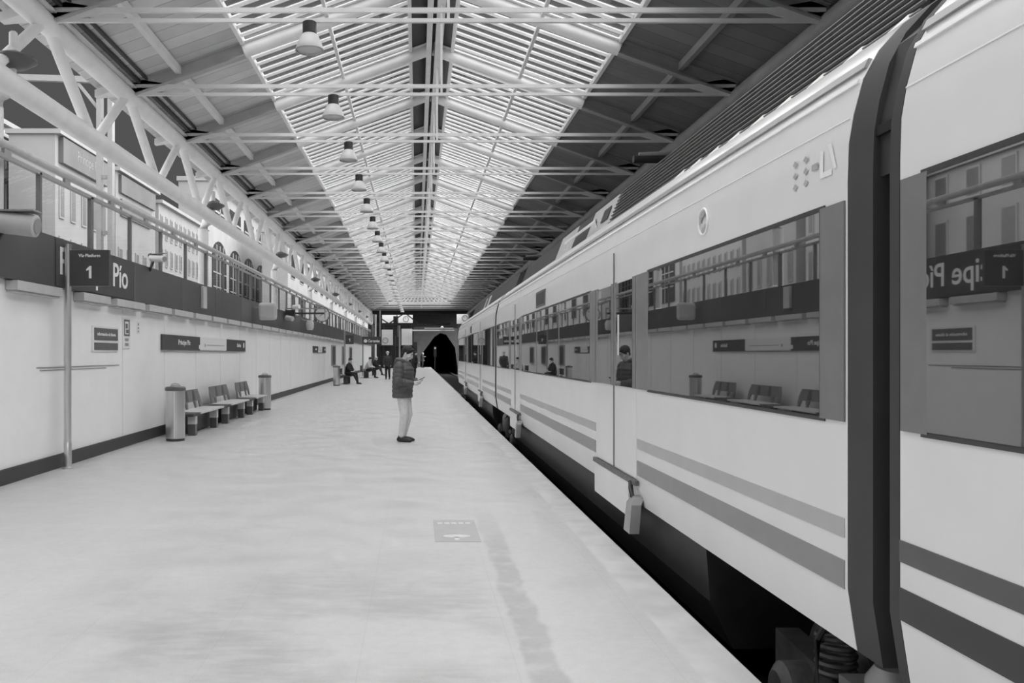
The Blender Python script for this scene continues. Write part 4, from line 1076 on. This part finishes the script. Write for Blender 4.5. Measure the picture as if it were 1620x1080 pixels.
def person(loc, rz, label, J, coat, trousers, shoe, hair_m, skin, voxel=0.014, hat=None, detail=False, hood=False, coat_hem=0.80, bare_hands=True, puffs=0):
    t = thing('person', loc, label, 'person', rz=rz, local=True)
    pel, chest, neck, head = (V(J[k]) for k in ('pelvis', 'chest', 'neck', 'head'))
    b = MB()
    # one continuous body
    limb(b, [pel, pel.lerp(chest, 0.5), chest, chest.lerp(neck, 0.75)], [(0.155, 0.10), (0.14, 0.09), (0.16, 0.105), (0.10, 0.07)], 16)
    limb(b, [chest.lerp(neck, 0.7), neck, neck.lerp(head, 0.55)], [0.065, 0.056, 0.052], 12)
    HM = head_mesh(b, head, J.get('tilt', 0.1))
    for sd in ('l', 'r'):
        sy = 1 if sd == 'l' else -1
        hip, kn, an, sho, el, wr = (V(J[k + sd]) for k in ('hip', 'knee', 'ankle', 'shoulder', 'elbow', 'wrist'))
        limb(b, [hip, hip.lerp(kn, 0.5), kn, kn.lerp(an, 0.35), an], [0.085, 0.072, 0.054, 0.054, 0.036])
        fd = V(J.get('foot' + sd, (1, 0, 0))).normalized()
        limb(b, [an + V((0, 0, -0.045)) - fd * 0.03, an + fd * 0.10 + V((0, 0, -0.055)), an + fd * 0.16 + V((0, 0, -0.06))], [0.034, 0.034, 0.026], 10)
        limb(b, [sho, sho.lerp(el, 0.5), el, el.lerp(wr, 0.3), wr], [0.052, 0.046, 0.040, 0.040, 0.027])
        hd = V(J.get('hand' + sd, (el - wr) * -1)).normalized()
        hand(b, wr, hd, V(J.get('palm' + sd, (0, -sy, 0))), J.get('thumb' + sd, 1), J.get('curl', 0.7))
    fuse(b, 'body', skin, t, 0.006 if detail else voxel, 2)
    # trousers
    tr = MB()
    limb(tr, [pel + V((0, 0, -0.04)), pel + V((0, 0, 0.08))], [(0.175, 0.125), (0.165, 0.12)], 16)
    for sd in ('l', 'r'):
        hip, kn, an = (V(J[k + sd]) for k in ('hip', 'knee', 'ankle'))
        limb(tr, [hip, hip.lerp(kn, 0.45), kn, kn.lerp(an, 0.4), an + (kn - an).normalized() * 0.03], [0.108, 0.092, 0.074, 0.068, 0.058])
    fuse(tr, 'trousers', trousers, t, voxel, 3)
    # coat with sleeves
    c = MB()
    hemz = coat_hem
    if J.get('sit'):
        limb(c, [pel + V((0.02, 0, -0.04)), pel.lerp(chest, 0.5), chest, chest.lerp(neck, 0.8)], [(0.20, 0.15), (0.19, 0.15), (0.215, 0.155), (0.12, 0.10)], 18)
    else:
        rows = []; N = 64
        for k in range(N + 1):
            f = k / N; z = hemz + (neck.z - 0.01 - hemz) * f
            base = pel.lerp(neck, max(0, min(1, (z - pel.z) / (neck.z - pel.z))))
            w = 0.235 - 0.02 * math.sin(PI * min(1, f * 1.4)) if f < 0.78 else 0.235 - (f - 0.78) / 0.22 * 0.135
            dp = 0.185 - 0.006 * math.cos(f * 6) if f < 0.8 else 0.185 - (f - 0.8) / 0.2 * 0.085
            q = 1 + (0.06 * abs(math.sin(f * PI * puffs)) - 0.03 if puffs else 0)
            rows.append((base.x + J.get('coat_dx', 0.0), base.y, z, dp * q, w * q))
        slabs(c, rows)
    for sd in ('l', 'r'):
        sho, el, wr = (V(J[k + sd]) for k in ('shoulder', 'elbow', 'wrist'))
        pts, rad = [], []
        for k in range(49):
            f = k / 48
            p = sho.lerp(el, f * 2) if f < 0.5 else el.lerp(wr + (el - wr).normalized() * 0.02, (f - 0.5) * 2)
            q = 1 + (0.11 * abs(math.sin(f * PI * puffs)) - 0.03 if puffs else 0)
            pts.append(p); rad.append((0.085 - 0.030 * f) * q)
        limb(c, pts, rad, 14)
    if hood:
        limb(c, [neck + V((-0.07, -0.10, 0.0)), neck + V((-0.12, 0, 0.0)), neck + V((-0.07, 0.10, 0.0))], [0.045, 0.062, 0.045], 12)
        limb(c, [neck + V((-0.12, 0, 0.0)), neck + V((-0.17, 0, -0.10))], [(0.10, 0.055), (0.06, 0.03)], 12)
        for sy in (-1, 1): limb(c, [neck + V((-0.09, sy * 0.095, 0.02)), neck + V((0.01, sy * 0.095, 0.0)), neck + V((0.09, sy * 0.05, -0.05))], [0.05, 0.042, 0.03], 10)
    else:
        limb(c, [neck + V((0, 0, -0.05)), neck + V((0, 0, 0.02))], [0.085, 0.075], 12)
    fuse(c, 'coat', coat, t, 0.008 if detail else voxel, 1)
    for sd in ('l', 'r'):
        an = V(J['ankle' + sd]); fd = V(J.get('foot' + sd, (1, 0, 0))).normalized()
        s = MB()
        limb(s, [an + V((0, 0, -0.042)) - fd * 0.045, an + fd * 0.06 + V((0, 0, -0.045)), an + fd * 0.145 + V((0, 0, -0.055)), an + fd * 0.19 + V((0, 0, -0.062))], [0.044, 0.048, 0.042, 0.03], 12)
        limb(s, [an + V((0, 0, -0.03)) - fd * 0.02, an + V((0, 0, 0.025)) - fd * 0.01], [0.046, 0.045], 12)
        s.v = [V((p.x, p.y, max(p.z, an.z - 0.088))) for p in s.v]
        fuse(s, 'shoe', shoe, t, 0.008, 2)
    hr = MB()
    if hat is not None:
        hr.ball((-0.012, 0, 0.065), 0.108, 16, (1.0, 0.9, 0.85)).lathe([(0.104, 0.035), (0.106, 0.075)], (-0.012, 0, 0), 18)
        hr.v = [HM @ p for p in hr.v]
        fuse(hr, 'hat', hat, t, 0.009, 2)
    else:
        hr.ball((-0.024, 0, 0.055), 0.110, 20, (0.98, 0.86, 0.90))
        hr.v = [V((p.x, p.y, p.z)) for p in hr.v]
        limb(hr, [(-0.06, 0, 0.02), (-0.065, 0, -0.045)], [(0.07, 0.05), (0.055, 0.03)], 14)
        limb(hr, [(0.055, -0.045, 0.100), (0.065, 0, 0.112), (0.055, 0.045, 0.100)], [0.022, 0.028, 0.022], 10)
        hr.v = [HM @ p for p in hr.v]
        fuse(hr, 'hair', hair_m, t, 0.008, 2)
    if detail:
        for sy in (-1, 1):
            e = MB().ball((0.0885, sy * 0.033, 0.013), 0.0085, 10); e.v = [HM @ p for p in e.v]; e.build('eye', M_BLACK, t)
            e = limb(MB(), [(0.094, sy * 0.014, 0.046), (0.084, sy * 0.052, 0.046)], [0.006, 0.005], 8); e.v = [HM @ p for p in e.v]; e.build('eyebrow', M_HAIR, t)
        lp = limb(MB(), [(0.102, -0.018, -0.057), (0.106, 0, -0.057), (0.102, 0.018, -0.057)], [0.004, 0.0045, 0.004], 8); lp.v = [HM @ p for p in lp.v]; lp.build('lips', mat('lips', 0.3, 0.5), t)
    return t
def stand_joints(lean=0.0):
    return dict(pelvis=(-0.03, 0, 0.93), chest=(-0.02 + lean, 0, 1.25), neck=(0.0 + lean, 0, 1.47), head=(0.03 + lean, 0, 1.62),
        hipl=(-0.02, 0.09, 0.88), kneel=(0.02, 0.10, 0.49), anklel=(-0.03, 0.11, 0.088), hipr=(-0.02, -0.09, 0.88), kneer=(0.02, -0.10, 0.49), ankler=(-0.03, -0.11, 0.088),
        shoulderl=(0.0 + lean, 0.19, 1.39), elbowl=(-0.02, 0.25, 1.12), wristl=(0.10, 0.22, 0.90), shoulderr=(0.0 + lean, -0.19, 1.39), elbowr=(-0.02, -0.25, 1.12), wristr=(0.10, -0.22, 0.90), tilt=0.1)
J = stand_joints(0.0)
J.update(pelvis=(-0.04, 0, 0.93), chest=(-0.045, 0, 1.25), neck=(-0.01, 0, 1.455), head=(0.055, 0, 1.585), tilt=0.50,
    shoulderl=(-0.02, 0.20, 1.375), elbowl=(0.02, 0.27, 1.08), wristl=(0.215, 0.09, 1.07), handl=(0.75, -0.45, 0.10), palml=(0.2, -0.5, 0.9), thumbl=1,
    shoulderr=(-0.03, -0.20, 1.375), elbowr=(-0.02, -0.285, 1.08), wristr=(0.195, -0.12, 1.055), handr=(0.8, 0.45, 0.12), palmr=(0.2, 0.5, 0.9), thumbr=-1, curl=0.8,
    kneel=(0.05, 0.085, 0.49), anklel=(-0.055, 0.085, 0.088), kneer=(0.02, -0.085, 0.49), ankler=(-0.035, -0.09, 0.088), footl=(1, 0.1, 0), footr=(1, -0.15, 0), coat_dx=0.0)
MX, MY, MR = -0.23, 15.45, -0.32
person((MX, MY, 0), MR, 'man in charcoal puffer jacket and light trousers looking down at a phone', J, M_JACKET, M_TROUSER, M_SHOE, M_HAIR, M_SKIN, voxel=0.011, detail=True, hood=True, coat_hem=0.79, puffs=8)
ph = thing('phone', (MX, MY, 0), 'small dark phone held in the hands of the man in the puffer jacket', 'phone', rz=MR, local=True)
fm = MB().bar((0.285, -0.02, 1.115), (0.385, 0.0, 1.165), 0.07, 0.010, (0, 0, 1)).build('case', M_BLACK, ph, bevel=0.003)
MB().bar((0.290, -0.019, 1.1235), (0.380, -0.001, 1.1685), 0.062, 0.001, (0, 0, 1)).build('screen', M_EQUIP, fm)

# dark figure walking behind the man, half hidden
J2 = stand_joints(0.03); J2.update(wristr=(0.22, -0.20, 1.05), elbowr=(0.0, -0.26, 1.10))
person((-0.16, 54.0, 0), -0.1, 'person in black clothes standing half hidden behind the man holding the phone', J2, M_CLOTH_B, M_CLOTH_B, M_SHOE, M_HAIR, M_SKIN, voxel=0.018, coat_hem=0.72)
J3 = stand_joints(0.0)
person((-1.85, 53.5, 0), -1.7, 'person in dark clothes with a pale hat walking far down the platform', J3, M_CLOTH_D, M_CLOTH_B, M_SHOE, M_HAIR, M_SKIN, voxel=0.02, hat=M_CLOTH_W)
J4 = stand_joints(0.02); J4.update(wristr=(0.28, -0.2, 1.25), elbowr=(0.1, -0.26, 1.15))
person((0.62, 99.0, 0), -0.3, 'tiny person in dark coat with a pale hood near the tunnel mouth', J4, M_CLOTH_D, M_CLOTH_B, M_SHOE, M_HAIR, M_SKIN, voxel=0.02, hat=M_CLOTH_W)
def sit_joints(spread=0.0, lean=0.1):
    return dict(sit=True, pelvis=(0, 0, 0.59), chest=(lean * 0.6, 0, 0.88), neck=(lean, 0, 1.09), head=(lean + 0.06, 0, 1.24), tilt=0.35,
        hipl=(0.04, 0.10, 0.55), kneel=(0.46, 0.14 + spread, 0.54), anklel=(0.52, 0.15 + spread, 0.088), hipr=(0.04, -0.10, 0.55), kneer=(0.45, -0.14 - spread, 0.52), ankler=(0.70, -0.15 - spread, 0.088),
        shoulderl=(lean * 0.9, 0.19, 1.0), elbowl=(lean + 0.08, 0.25, 0.76), wristl=(lean + 0.28, 0.10, 0.72), shoulderr=(lean * 0.9, -0.19, 1.0), elbowr=(lean + 0.08, -0.25, 0.76), wristr=(lean + 0.28, -0.10, 0.72))
person((-3.72, 45.4, 0), -0.35, 'hunched person in black sitting on the nearest far bench, legs stretched out', sit_joints(0.03, 0.12), M_CLOTH_B, M_CLOTH_B, M_SHOE, M_HAIR, M_SKIN, voxel=0.02)
person((-3.38, 57.0, 0), -0.3, 'seated person in a pale top and dark trousers leaning forward', sit_joints(0.04, 0.20), M_CLOTH_W, M_CLOTH_B, M_SHOE, M_HAIR, M_SKIN, voxel=0.02)
person((-3.2, 64.0, 0), -0.3, 'seated person in black with a pale cap, farthest of those sitting', sit_joints(0.02, 0.08), M_CLOTH_B, M_CLOTH_D, M_SHOE, M_HAIR, M_SKIN, voxel=0.02, hat=M_CLOTH_W)
